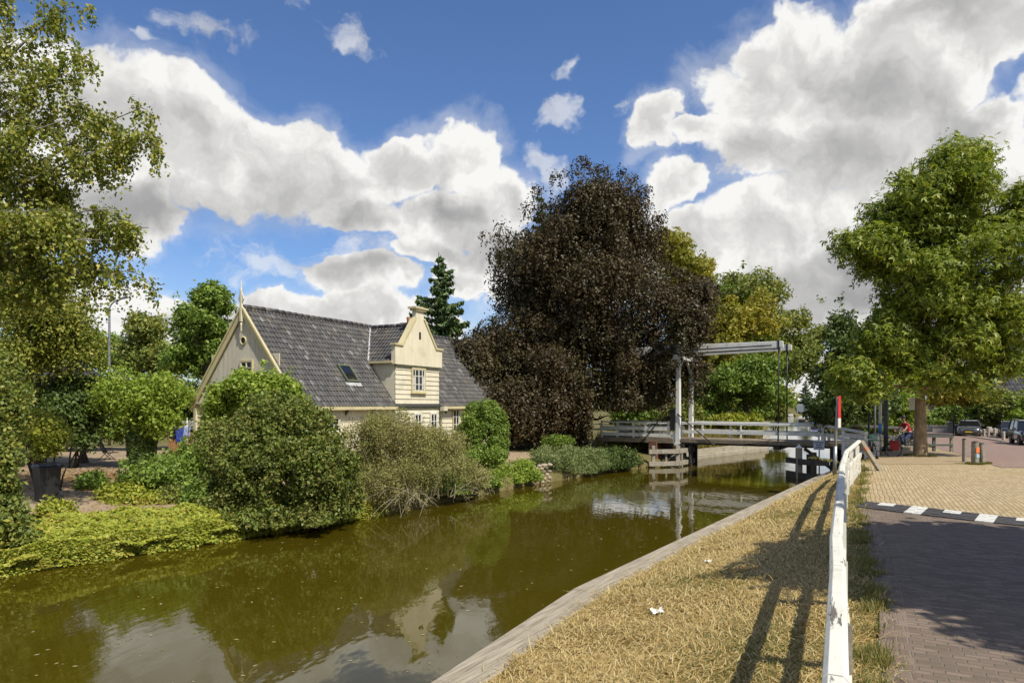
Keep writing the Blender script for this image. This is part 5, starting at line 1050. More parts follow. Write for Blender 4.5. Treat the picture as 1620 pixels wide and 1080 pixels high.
def fender(name, label, pts, posts, zs, loc, wood):
    t = thing(name, label, 'fender', loc); o = Vector(loc); m = MB()
    for z, h in zs:
        for a, b in zip(pts, pts[1:]): m.bar(Vector((*a, z)) - o, Vector((*b, z)) - o, .14, h)
    m.build('guard_beams', wood, t)
    for x, y, z1, w in posts:
        p = MB(); p.bar(Vector((x, y, -2.4)) - o, Vector((x, y, z1)) - o, w, w, ch=.02); p.build('post', wood, t)
fgrey = pmat('pale_weathered_wood', (.40, .36, .29), (.28, .25, .20), 5, .85, .4, 16, dirt=(.14, .13, .08), dscale=1.6, damt=.5)
fender('bridge_fender', 'pale grey two-beam timber fender in the water before the left portal post', [(8.05, 40.15), (9.9, 40.6), (11.35, 42.6), (11.2, 45.2)], [(8.35, 40.35, -.02, .2), (9.15, 40.55, -.25, .12), (9.9, 40.8, -.05, .26), (10.2, 41.0, -.2, .12), (11.2, 42.8, .1, .22), (11.1, 44.9, .0, .2)], [(-.36, .25), (-1.08, .26)], (9.6, 41.2, -1.3), fgrey)
fender('bridge_fender', 'darker grey timber fender with a white-topped post before the right bank', [(14.25, 35.4), (14.55, 33.9), (15.5, 33.35)], [(14.9, 33.75, .05, .24), (15.05, 34.6, -.1, .2)], [(-.45, .28), (-1.15, .3)], (14.9, 34.2, -1.3), pmat('dark_grey_wood', (.10, .088, .07), (.06, .053, .043), 5, .85, .4, 16))
def white_post():
    t = thing('mooring_post', 'weathered white-topped timber post in the water left of the blue notice', 'post', (14.5, 34.5, -1.3)); p = MB(); p.bar((0, 0, -1), (0, 0, 1.5), .30, .30, w2=.27, h2=.27, ch=.04); p.build('shaft', fgrey, t)
    c = MB(); c.lathe([(.17, 0), (.17, .06), (.10, .11), (.05, .13), (.05, .19), (.03, .21)], (0, 0, 1.5), 10); c.build('cap', MAT['white_paint'], t)
white_post()
def notice():
    t = thing('notice_board', 'small pale blue notice with three dark text lines on an iron post before the bridge', 'sign', (15.3, 34.0, -1.0), R(-14)); p = MB(); p.tube([(0, 0, -.3), (0, 0, 1.2)], .03, 8); p.build('post', MAT['black_iron'], t)
    b = MB(); b.box((-.02, -.04, 1.39), (.50, .025, .46)); bo = b.build('board', pmat('pale_blue_paint', (.50, .56, .66), (.44, .50, .60), 3, .45), t)
    x = MB(); rnd = random.Random(3)
    for r_, wd in enumerate(((.06, .09, .05, .08, .06), (.08, .06, .07), (.05, .07, .04, .08))):
        cx = -.02 - (sum(wd) + .02 * (len(wd) - 1)) / 2
        for q in wd: x.box((cx + q / 2, -.056, 1.52 - r_ * .12), (q, .006, .055)); cx += q + .02
    x.build('lettering', pmat('navy', (.03, .04, .10), None, 1, .6), bo)
notice()

# ------------------------------------------------------------------ near right: fence, pole sign
def fence():
    t = thing('railing_fence', 'white-painted timber rail fence running from the foreground to the bridge', 'fence', (1.63, 3.44, -.1)); o = Vector(t.location); wc = MAT['white_chipped']
    top = [(-.9, -1.6, .93), (.42, .95, .95), (1.63, 3.44, .985), (2.73, 5.72, 1.0), (3.44, 7.25, .955), (4.75, 9.9, 1.0), (7.2, 14.9, 1.02), (9.55, 19.5, 1.04), (12.35, 24.3, 1.09)]
    P = [Vector(p) for p in top]; m = MB()
    for a, b in zip(P, P[1:]):
        d = (b - a).normalized(); n = max(1, round((b - a).length / 3.6))
        for i in range(n): m.bar(a.lerp(b, i / n) + d * .007 - o, a.lerp(b, (i + 1) / n) - d * .005 + Vector((0, 0, .006 * ((i % 2) - .5))) - o, .125, .115, ch=.028)
    m.build('top_rail', wc, t, .004)
    for j, (a, b) in enumerate(zip(P, P[1:])):
        d = (b - a).normalized(); r = Vector((d.y, -d.x, 0)).normalized(); e = b - d * 1.25 if j == 1 else b
        m2 = MB(); m2.bar(a + r * .07 + Vector((0, 0, -.46)) - o, e + r * .07 + Vector((0, 0, -.46)) - o, .04, .15); m2.build('lower_rail', wc, t, .003)
    sp = []
    for a, b in zip(P, P[1:]):
        n = max(1, round((b - a).length / 2.4)); sp += [a.lerp(b, (i + .5) / n) for i in range(n)]
    for p in sp:
        q = MB(); q.bar(Vector((p.x + .015, p.y, -.45)) - o, Vector((p.x + .015, p.y, p.z - .055)) - o, .10, .13); q.build('post', MAT['grey_wood'] if p.y < 6 else wc, t)
    e, f = P[-1], P[-2]; d = (e - f).normalized(); r = Vector((d.y, -d.x, 0)).normalized()
    b = MB(); b.bar(e + r * .06 + Vector((0, 0, .02)) - o, Vector((13.35, 24.6, -.12)) - o, .14, .13); bo = b.build('brace', fgrey, t); bo['label'] = 'leaning grey end brace with an orange paint mark'
    s = MB(); v0, v1 = e + r * .06 + Vector((0, 0, .02)) - o, Vector((13.35, 24.6, -.12)) - o; s.bar(v0.lerp(v1, .16), v0.lerp(v1, .27), .148, .138); s.build('paint_mark', pmat('orange_paint', (.50, .20, .12), (.38, .22, .15), 6, .7), bo)
    bd = MB()
    for z in (.12, .36, .60): bd.bar(f + d * .3 + r * .05 + Vector((0, 0, z - f.z)) - o, e + r * .05 + Vector((0, 0, z - e.z)) - o, .03, .21)
    bd.build('boards', wc, t)
fence()
def pole_sign():
    t = thing('traffic_sign', 'red and white curved sign seen edge-on at the top of a grey steel pole', 'traffic sign', (12.85, 27.2, -.3), R(236)); p = MB(); p.tube([(0, .0, -.3), (0, .05, 1.6), (0, .12, 3.02)], .055, 10); p.tube([(0, .0, -.2), (0, .03, 1.05)], .075, 10); p.build('pole', MAT['steel'], t)
    for nm, z0, z1, mt in (('red_panel', 2.18, 3.05, 'red'), ('white_panel', 1.80, 2.17, 'window_white')):
        b = MB(); n = 7; pts = []
        for i in range(n): s = i / (n - 1); x = -.30 + .60 * s; pts.append((x, .22 - .35 * (x) ** 2))
        for (xa, ya), (xb, yb) in zip(pts, pts[1:]): b.prism([(xa, ya, z0), (xb, yb, z0), (xb, yb, z1), (xa, ya, z1)], (0, -.03, 0))
        po = b.build(nm, MAT[mt], t)
    c = MB(); c.box((0, .15, 2.9), (.12, .12, .05)); c.box((0, .14, 2.15), (.12, .12, .05)); c.build('clamps', MAT['steel'], t)
pole_sign()

# ------------------------------------------------------------------ street things
def bollard(label, loc, h, w, group, tilt=0., sticker=False, mat=None):
    t = thing('bollard', label, 'bollard', loc, R(20), group); m = MB(); m.bar((0, 0, -.2), (tilt * h, 0, h), w, w, w2=w * .92, h2=w * .92, ch=w * .14); m.build('shaft', mat or MAT['grey_wood'], t)
    c = MB(); c.bar((tilt * h, 0, h - .002), (tilt * (h + .05), 0, h + .05), w * .9, w * .9, w2=w * .5, h2=w * .5); c.build('cap', mat or MAT['dark_wood'], t)
    if sticker:
        s = MB(); s.box((-.01, -w / 2 - .004, h * .68), (w * .8, .012, .22)); so_ = s.build('sticker', pmat('orange_sticker', (.75, .20, .06), (.6, .16, .05), 9, .5), t); so_['label'] = 'orange sticker'
        s = MB(); s.box((.0, -w / 2 - .004, h * .42), (w * .7, .012, .14)); s.build('sticker', pmat('blue_white_sticker', (.45, .55, .62), (.25, .40, .55), 12, .5), t)['label'] = 'pale blue and white sticker'
bp = 'weathered bollards where the yellow paving meets the street'
bollard('thick weathered wooden bollard with an orange sticker at the paving edge', (18.45, 27.2, -.02), .92, .23, bp, sticker=True)
bollard('thin wooden bollard standing close behind the stickered one', (18.75, 28.3, -.02), .98, .14, bp)
bollard('rough wooden bollard leaning left beside the stickered one', (18.95, 27.5, -.02), .84, .20, bp, tilt=-.10)
whb = pmat('pale_bollard', (.42, .39, .33), (.33, .30, .26), 5, .85, .3, 16)
for lb, px, yb, Y, h in (('short pale bollard in front of the grey saloon, leftmost of the far row', 1556.5, 690, 60, .62), ('tallest pale bollard in front of the grey saloon', 1563.5, 692.5, 58.5, .88), ('pale bollard halfway between the grey saloon and the black off-roader', 1573.5, 694.5, 57, .80), ('pale bollard beside the black off-roader\'s front wheel', 1587.5, 698, 52, .72)):
    p = W(px, yb, Y); bollard(lb, (p.x, p.y, -.4), h, .20, 'pale bollards along the parking bays', mat=whb)
def kerb():
    t = thing('parking_kerb', 'low stone kerb beneath the pale bollards', 'kerb', (38, 55, -.4)); m = MB(); a, b = Vector((40.2, 60.8, -.4)) - t.location, Vector((36.6, 50.8, -.4)) - t.location
    for i in range(10): m.bar(a.lerp(b, i / 10), a.lerp(b, i / 10 + .098), .22, .26)
    m.build('kerbstones', MAT['concrete'], t)
kerb()
def barrier():
    t = thing('wooden_barrier', 'low dark green two-rail wooden barrier right of the mottled trunk', 'barrier', (22.0, 36.4, -.08), R(-6)); gm = pmat('green_grey_paint', (.10, .115, .105), (.075, .085, .075), 4, .7, .2, 20)
    m = MB(); m.bar((-.7, 0, .82), (1.42, 0, .80), .16, .13); m.bar((-.7, 0, .34), (1.42, 0, .34), .06, .10); m.build('rails', gm, t)
    for x in (-.6, .5, 1.38): p = MB(); p.box((x, .07, .36), (.13, .12, .95)); p.build('post', gm if x < 1 else MAT['grey_wood'], t)
barrier()
def wheel(par, c, ax, r, car=True, spokes=14):
    m = MB()
    if car:
        ax = Vector(ax).normalized(); w = .21; prof = [(r * .62, -w / 2), (r * .93, -w / 2), (r, -w * .32), (r, w * .32), (r * .93, w / 2), (r * .62, w / 2)]; u = ax.orthogonal().normalized(); v = ax.cross(u); n = 20; vs = [Vector(c) + ax * z + (u * math.cos(2 * math.pi * k / n) + v * math.sin(2 * math.pi * k / n)) * q for q, z in prof for k in range(n)]
        m.add(vs, [(i * n + k, i * n + (k + 1) % n, (i + 1) * n + (k + 1) % n, (i + 1) * n + k) for i in range(5) for k in range(n)], True); wo = m.build('wheel', MAT['rubber'], par)
        h = MB(); h.tube([Vector(c) - ax * .08, Vector(c) + ax * .08], r * .62, 18)
        for k in range(5):
            d = u * math.cos(k * 1.2566) + v * math.sin(k * 1.2566); h.bar(Vector(c) + ax * .085, Vector(c) + ax * .08 + d * r * .58, r * .2, .03)
        h.build('rim', MAT['steel'], wo)
    return m
def loft_body(secs):
    """car body from cross-sections (x, half width at sill, half width at shoulder, z bottom, z top)"""
    m = MB(); vs = []; n = 12
    for x, w0, w1, zb, zt in secs:
        zm = zb + (zt - zb) * .55
        pts = [(-w0 * .9, zb), (-w0, zb + .08), (-w1, zm), (-w1 * .985, zt - .10), (-w1 * .93, zt - .02), (-w1 * .5, zt + .015), (w1 * .5, zt + .015), (w1 * .93, zt - .02), (w1 * .985, zt - .10), (w1, zm), (w0, zb + .08), (w0 * .9, zb)]
        vs += [(x, y, z) for y, z in pts]
    fs = [(i * n + k, i * n + (k + 1) % n, (i + 1) * n + (k + 1) % n, (i + 1) * n + k) for i in range(len(secs) - 1) for k in range(n)]
    fs += [tuple(range(n)), tuple(range(len(secs) * n - 1, len(secs) * n - n - 1, -1))]; m.add(vs, fs, True); return m
def car(label, loc, rz, paint, suv=False, cat='car', name='parked_car'):
    """nose along +x"""
    t = thing(name, label, cat, loc, rz)
    if suv: L, w, zb, bel, top, wb, wr, c0, c1, r0, r1 = 4.3, .88, .32, 1.06, 1.74, 2.55, .36, .78, -2.05, .28, -1.95
    else: L, w, zb, bel, top, wb, wr, c0, c1, r0, r1 = 4.5, .88, .22, .92, 1.42, 2.7, .32, .95, -1.75, .22, -1.15
    h = L / 2
    hood = bel - (.0 if suv else .02)
    secs = [(h, w * .72, w * .70, zb + .12, zb + .42 if not suv else zb + .52), (h - .05, w * .84, w * .84, zb, hood - .24), (h - .22, w * .93, w * .93, zb - .02, hood - .12), (h - .6, w, w * .98, zb - .02, hood - .05), (c0 + .1, w, w, zb - .02, hood), (0, w, w, zb - .02, bel), (c1 + .1, w, w, zb - .02, bel + .02), (-h + .4, w * .97, w * .96, zb, bel), (-h + .08, w * .9, w * .88, zb + .03, bel - .06), (-h, w * .8, w * .78, zb + .16, bel - .2)]
    b = loft_body(secs); body = b.build('body', paint, t)
    # cabin: glass block with a painted roof and pillars
    gh = MB(); wt = w * (.82 if suv else .74); wbm = w * .97
    P = lambda x, ww, z: [(x, -ww, z), (x, ww, z)]
    a0, a1 = P(c0, wbm, bel - .03), P(c1, wbm, bel - .03); b0, b1 = P(r0, wt, top - .05), P(r1, wt, top - .05)
    gh.add(a0 + a1 + b0 + b1, [(0, 1, 5, 4), (3, 2, 6, 7), (0, 4, 6, 2), (1, 3, 7, 5), (4, 5, 7, 6)]); gh.build('windows', MAT['glass'], t)
    rf = MB(); rf.add([(r0 + .10, -wt * .9, top - .07), (r0 + .10, wt * .9, top - .07), (r0 - .25, wt * .96, top), (r0 - .25, -wt * .96, top), (r1 + .25, wt * .96, top), (r1 + .25, -wt * .96, top), (r1 - .04, wt * .95, top - .06), (r1 - .04, -wt * .95, top - .06), (r0 - .2, -wt * 1.02, top - .07), (r0 - .2, wt * 1.02, top - .07), (r1 + .2, -wt * 1.02, top - .07), (r1 + .2, wt * 1.02, top - .07)],
           [(0, 1, 2, 3), (3, 2, 4, 5), (5, 4, 6, 7), (3, 5, 10, 8), (2, 9, 11, 4), (0, 3, 8), (1, 9, 2), (5, 7, 10), (4, 11, 6)])
    for s in (-1, 1):
        rf.bar((c0 - .02, s * wbm, bel - .02), (r0 + .02, s * wt, top - .05), .07, .05); rf.bar((c1 + .03, s * wbm, bel - .02), (r1 - .01, s * wt, top - .05), .10, .07); xm = (c0 + c1) / 2 - .05; rf.bar((xm, s * (wbm + .005), bel - .02), (xm - .04, s * (wt + .005), top - .05), .07, .03)
        if suv: rf.bar((r0 - .2, s * wt * .9, top + .05), (r1 + .2, s * wt * .9, top + .05), .03, .03)
    rf.build('roof', paint, t)
    for s in (-1, 1):
        hl = MB()
        if suv: hl.box((h - .10, s * w * .66, zb + .50), (.14, .30, .17))
        else: hl.add([(h - .05, s * w * .42, zb + .33), (h - .03, s * w * .45, zb + .44), (h - .30, s * w * .93, zb + .52), (h - .30, s * w * .94, zb + .40), (h - .2, s * w * .42, zb + .33), (h - .2, s * w * .45, zb + .44), (h - .45, s * w * .9, zb + .52), (h - .45, s * w * .9, zb + .4)], [(0, 1, 2, 3), (0, 4, 5, 1), (1, 5, 6, 2), (2, 6, 7, 3), (3, 7, 4, 0)])
        hl.build('headlight', pmat('lamp_glass', (.70, .70, .68), None, 1, .15, spec=.8), t)
        mi = MB(); mi.box((c0 - .22, s * (w + .12), bel + .08), (.10, .18, .14)); mi.bar((c0 - .22, s * w, bel + .03), (c0 - .22, s * (w + .1), bel + .06), .04, .04); mi.build('mirror', paint, t)
        for x in (wb / 2, -wb / 2): 
            wheel(t, (x, s * (w - .10), wr), (0, s, 0), wr)
            a = MB(); a.ring((x, s * (w - .02), wr), (0, 1, 0), wr + .03, .035, 20, 5); a.build('wheel_arch', MAT['black_plastic'] if suv else paint, t)
    g = MB(); g.box((h - .01, 0, zb + (.42 if suv else .30)), (.06, w * (.9 if suv else .8), .14)); g.box((h - .0, 0, zb + .08), (.10, w * 1.5, .16 if suv else .08)); g.build('grille', MAT['black_plastic'], t)
    pl = MB(); pl.box((h + .055, 0, zb + (.22 if suv else .20)), (.02, .52, .11)); pl.build('number_plate', pmat('plate_yellow', (.75, .55, .05), (.70, .50, .05), 3, .5), t)
    return t
pgrey = pmat('grey_car_paint', (.13, .135, .14), (.11, .115, .12), 1, .25, spec=.6, metal=.5, coat=.8); pblack = pmat('black_car_paint', (.022, .025, .027), (.03, .032, .033), 1, .25, spec=.6, metal=.2, coat=.8)
FW = math.atan2(-.90, -.42)
car('grey saloon car parked nose-on by the pale bollards', (41.2, 61.5, -.39), math.atan2(-.82, -.57), pgrey)
car('black off-road car with roof rails parked at the right edge', (36.1, 47.6, -.39), math.atan2(-.90, -.44), pblack, True)
car('dark car half hidden between the grey saloon and the black off-roader', (42.2, 57.6, -.39), math.atan2(-.84, -.54), pblack)
for lb, px, Y, w in (('white rectangular planter with green plants, left of the two', 1474, 70, 1.5), ('white rectangular planter nearest the grey container', 1487, 69, 1.25)):
    p = W(px, 681, Y); t = thing('planter', lb, 'planter', (p.x, Y, -.4), R(-30), 'white planters down the street'); m = MB(); m.add([(-w / 2, -.3, 0), (w / 2, -.3, 0), (w / 2, .3, 0), (-w / 2, .3, 0), (-w / 2 - .06, -.36, .72), (w / 2 + .06, -.36, .72), (w / 2 + .06, .36, .72), (-w / 2 - .06, .36, .72)], [(0, 1, 5, 4), (1, 2, 6, 5), (2, 3, 7, 6), (3, 0, 4, 7), (0, 3, 2, 1)]); m.box((0, 0, .70), (w + .18, .78, .07)); m.build('box', pmat('planter_white', (.55, .54, .52), (.48, .47, .45), 3, .7), t)
    rng = np.random.default_rng(int(px)); P = rng.normal(0, 1, (700, 3)) * np.array([w * .25, .16, .16]) + np.array([0, 0, .95]); leaf_obj('plants', leaves(P, rdir(rng, 700), .16, rng, 2.), LM['mid'], t)
def container():
    p = W(1513, 688, 66); t = thing('grey_container', 'grey storage chest beside the road left of the grey saloon', 'container', (p.x, 66, -.4), R(-30)); m = MB(); m.box((0, 0, .55), (1.5, .8, 1.1)); m.build('body', pmat('grey_blue', (.17, .19, .21), (.14, .16, .18), 3, .6), t, .03); l = MB(); l.box((0, -.02, 1.13), (1.6, .9, .09)); l.build('lid', pmat('grey_blue_lid', (.24, .26, .28), None, 1, .5), t, .02)
container()
def canopy():
    p = W(1497, 650, 82); t = thing('covered_caravan', 'white covered caravan glimpsed above the hedge beyond the planters', 'caravan', (p.x, 82, -.4), R(-20)); m = MB(); m.box((0, 0, 1.5), (2.2, 3.2, 1.9)); m.build('body', MAT['window_white'], t, .25); w_ = MB(); w_.box((0.1, -1.61, 1.95), (1.3, .04, .5)); w_.build('window', MAT['glass'], t)
canopy()
# lamp and flag poles behind the parked bicycles
def street_pole(label, px, Y, h, r, mat, z0=-.1, extra=None, cat='pole', name='steel_pole'):
    p = W(px, 700, Y); t = thing(name, label, cat, (p.x, Y, z0)); m = MB(); m.tube([(0, 0, -.2), (0, 0, h * .5), (0, 0, h)], [r, r * .92, r * .8], 10); m.build('shaft', mat, t)
    c = MB(); c.lathe([(r * 1.5, -.02), (r * 1.5, .12), (r * 1.1, .2)], (0, 0, 0), 10); c.build('base', mat, t)
    if extra: extra(t, h)
dg = pmat('green_grey_steel', (.07, .085, .08), (.055, .065, .06), 3, .5)
street_pole('thick dark green-grey pole right of the parked bicycles', 1401.5, 33, 3.6, .11, dg)
def striped(t, h):
    for i, z in enumerate((1.0, 2.6)): m = MB(); m.tube([(0, 0, z), (0, 0, z + .55)], .088, 10); m.build('band', pmat('blue_band', (.10, .22, .50), None, 1, .5), t)
street_pole('white and blue banded pole behind the parked bicycles', 1392.5, 35, 6.0, .08, MAT['window_white'], extra=striped)
street_pole('slim grey pole behind the parked bicycles, left of the banded pole', 1384, 36, 4.5, .055, MAT['steel'])
street_pole('slim dark post directly behind the parked bicycles', 1374.5, 32.5, 2.4, .05, MAT['black_iron'])
def plate():
    p = W(1446, 640, 33.2); t = thing('street_sign', 'small white sign plate on a thin post behind the mottled trunk', 'sign', (p.x, 33.2, -.1), R(-20)); m = MB(); m.tube([(.1, .03, 0), (.1, .03, 2.9)], .03, 8); m.build('post', MAT['steel'], t); b = MB(); b.box((0, 0, 2.55), (.44, .02, .60)); b.build('plate', MAT['window_white'], t)
plate()
def lamp():
    p = W(173, 560, 41); t = thing('street_lamp', 'tall curved grey street lamp rising behind the garden hedge', 'street lamp', (p.x, 41, -.1)); m = MB(); H = 8.9; pts = [(0, 0, -.2), (0, 0, 4), (0, 0, H - .75)]; 
    for i in range(1, 7): a = R(i * 14); pts.append((.62 - .62 * math.cos(a), 0, H - .75 + .62 * math.sin(a)))
    pts.append((.85, 0, H + .02)); m.tube(pts, [.09, .085, .06] + [.045] * 7, 10); m.build('pole', MAT['steel'], t); h = MB(); h.tube([(.6, 0, H - .06), (.9, 0, H + .02), (1.12, 0, H + .03)], [.05, .085, .04], 8); h.build('lamp_head', MAT['steel'], t)
lamp()

# ------------------------------------------------------------------ bicycles and the cyclist
def bicycle(label, loc, rz, frame, lean=0., group=None, bags=None, crate=None, name='bicycle', pale_tyre=False):
    """front along +x, wheel radius .34"""
    t = thing(name, label, 'bicycle', loc, rz, group); t.rotation_euler = (lean, 0, rz); f = MB(); r = .34; B = Vector((-.53, 0, r)); F = Vector((.55, 0, r)); K = Vector((-.08, 0, .30)); S = Vector((-.24, 0, .82)); H = Vector((.33, 0, .86)); H0 = Vector((.37, 0, .70))
    for a, b, q in ((K, S, .018), (K, H0, .02), (H, H0, .02), (S * .85 + K * .15, H0 + Vector((0, 0, .1)), .016)): f.tube([a, b], q, 7)
    for s in (-1, 1): f.tube([K + Vector((0, s * .04, 0)), B + Vector((0, s * .06, 0))], .011, 6); f.tube([S + Vector((0, s * .02, -.06)), B + Vector((0, s * .06, 0))], .010, 6); f.tube([H0 + Vector((0, s * .045, -.02)), F + Vector((-.06, s * .05, .2)), F + Vector((0, s * .05, 0))], .012, 6)
    f.build('frame', frame, t)
    for c, nm in ((B, 'wheel'), (F, 'wheel')):
        w = MB(); w.ring(c, (0, 1, 0), r - .02, .02, 28, 6); wo = w.build('wheel', MAT['rubber'], t); s = MB(); s.ring(c, (0, 1, 0), r - .05, .012, 28, 5)
        for k in range(16): a = k * math.pi / 8; s.tube([c + Vector((0, .02 * (-1) ** k, 0)), c + Vector((math.cos(a), 0, math.sin(a))) * (r - .05)], .0035, 3, False)
        s.tube([c - Vector((0, .05, 0)), c + Vector((0, .05, 0))], .03, 8); s.build('spokes', MAT['steel'], wo)
        mg = MB(); n = 9; pts = [c + Vector((math.cos(a), 0, math.sin(a))) * (r + .035) for a in [R(20 + 150 * i / n) if nm else 0 for i in range(n + 1)]]; mg.tube(pts, .02, 5); mg.build('mudguard', MAT['black_plastic'], t)
    h = MB(); h.tube([H, H + Vector((-.03, 0, .16))], .014, 7); h.tube([H + Vector((-.28, .30, .20)), H + Vector((-.08, .28, .22)), H + Vector((.0, .10, .18)), H + Vector((.0, -.10, .18)), H + Vector((-.08, -.28, .22)), H + Vector((-.28, -.30, .20))], .013, 7); h.build('handlebar', MAT['steel'], t)
    s = MB(); s.lathe([(.05, 0), (.11, .03), (.10, .08), (.04, .10)], S + Vector((-.03, 0, .06)), 10); s.tube([S, S + Vector((-.01, 0, .08))], .013, 6); s.build('saddle', MAT['black_plastic'], t)
    c = MB(); c.tube([K - Vector((0, .09, 0)), K + Vector((0, .09, 0))], .025, 8); c.bar(K + Vector((0, .09, 0)), K + Vector((.10, .09, -.13)), .02, .02); c.bar(K + Vector((0, -.09, 0)), K + Vector((-.10, -.09, .13)), .02, .02); c.box(K + Vector((.10, .14, -.13)), (.09, .09, .02)); c.box(K + Vector((-.10, -.14, .13)), (.09, .09, .02)); c.bar(K + Vector((-.02, -.06, 0)), B + Vector((.02, -.06, 0)), .015, .10); c.build('crankset', MAT['black_iron'], t)
    rk = MB(); rk.bar(S + Vector((-.05, 0, -.08)), B + Vector((-.18, 0, .40)), .13, .015); rk.tube([B + Vector((-.15, .07, .40)), B + Vector((0, .07, 0))], .008, 5); rk.tube([B + Vector((-.15, -.07, .40)), B + Vector((0, -.07, 0))], .008, 5); rk.build('carrier', MAT['black_iron'], t)
    if bags:
        for s_ in (-1, 1):
            b = MB(); b.box(B + Vector((-.05, s_ * .17, .20)), (.36, .14, .34)); b.build('pannier', bags, t, .03)
        b = MB(); b.box(B + Vector((-.05, 0, .40)), (.34, .46, .05)); b.build('pannier_flap', bags, t, .02)
    if crate:
        b = MB(); c0 = H + Vector((.16, 0, .10))
        for z in (-.10, -.02, .06, .13): b.box(c0 + Vector((0, .17, z)), (.34, .012, .035)); b.box(c0 + Vector((0, -.17, z)), (.34, .012, .035)); b.box(c0 + Vector((.17, 0, z)), (.012, .34, .035)); b.box(c0 + Vector((-.17, 0, z)), (.012, .34, .035))
        b.box(c0 + Vector((0, 0, -.12)), (.34, .34, .012)); b.build('basket', crate, t)
    l = MB(); l.lathe([(.035, 0), (.045, .04), (.03, .07)], H + Vector((.06, 0, -.04)), 8); l.build('lamp', MAT['steel'], t)
    return t
gp = 'bicycles parked at the end of the bridge railing'
bicycle('parked black bicycle with a green front basket facing the camera by the bridge railing', (16.35, 30.9, -.02), R(-108), MAT['black_iron'], R(6), gp, None, pmat('green_crate', (.05, .14, .12), None, 1, .6))
bicycle('parked dark bicycle with red panniers beside the green-grey pole', (17.1, 31.7, -.02), R(150), MAT['black_iron'], R(-5), gp, pmat('red_canvas', (.30, .02, .025), (.24, .018, .02), 5, .8))
CY = (20.65, 35.9, -.07)
bicycle('black bicycle with a pale front wheel being ridden by the red-shirted cyclist', CY, R(180 + 8), MAT['black_iron'])

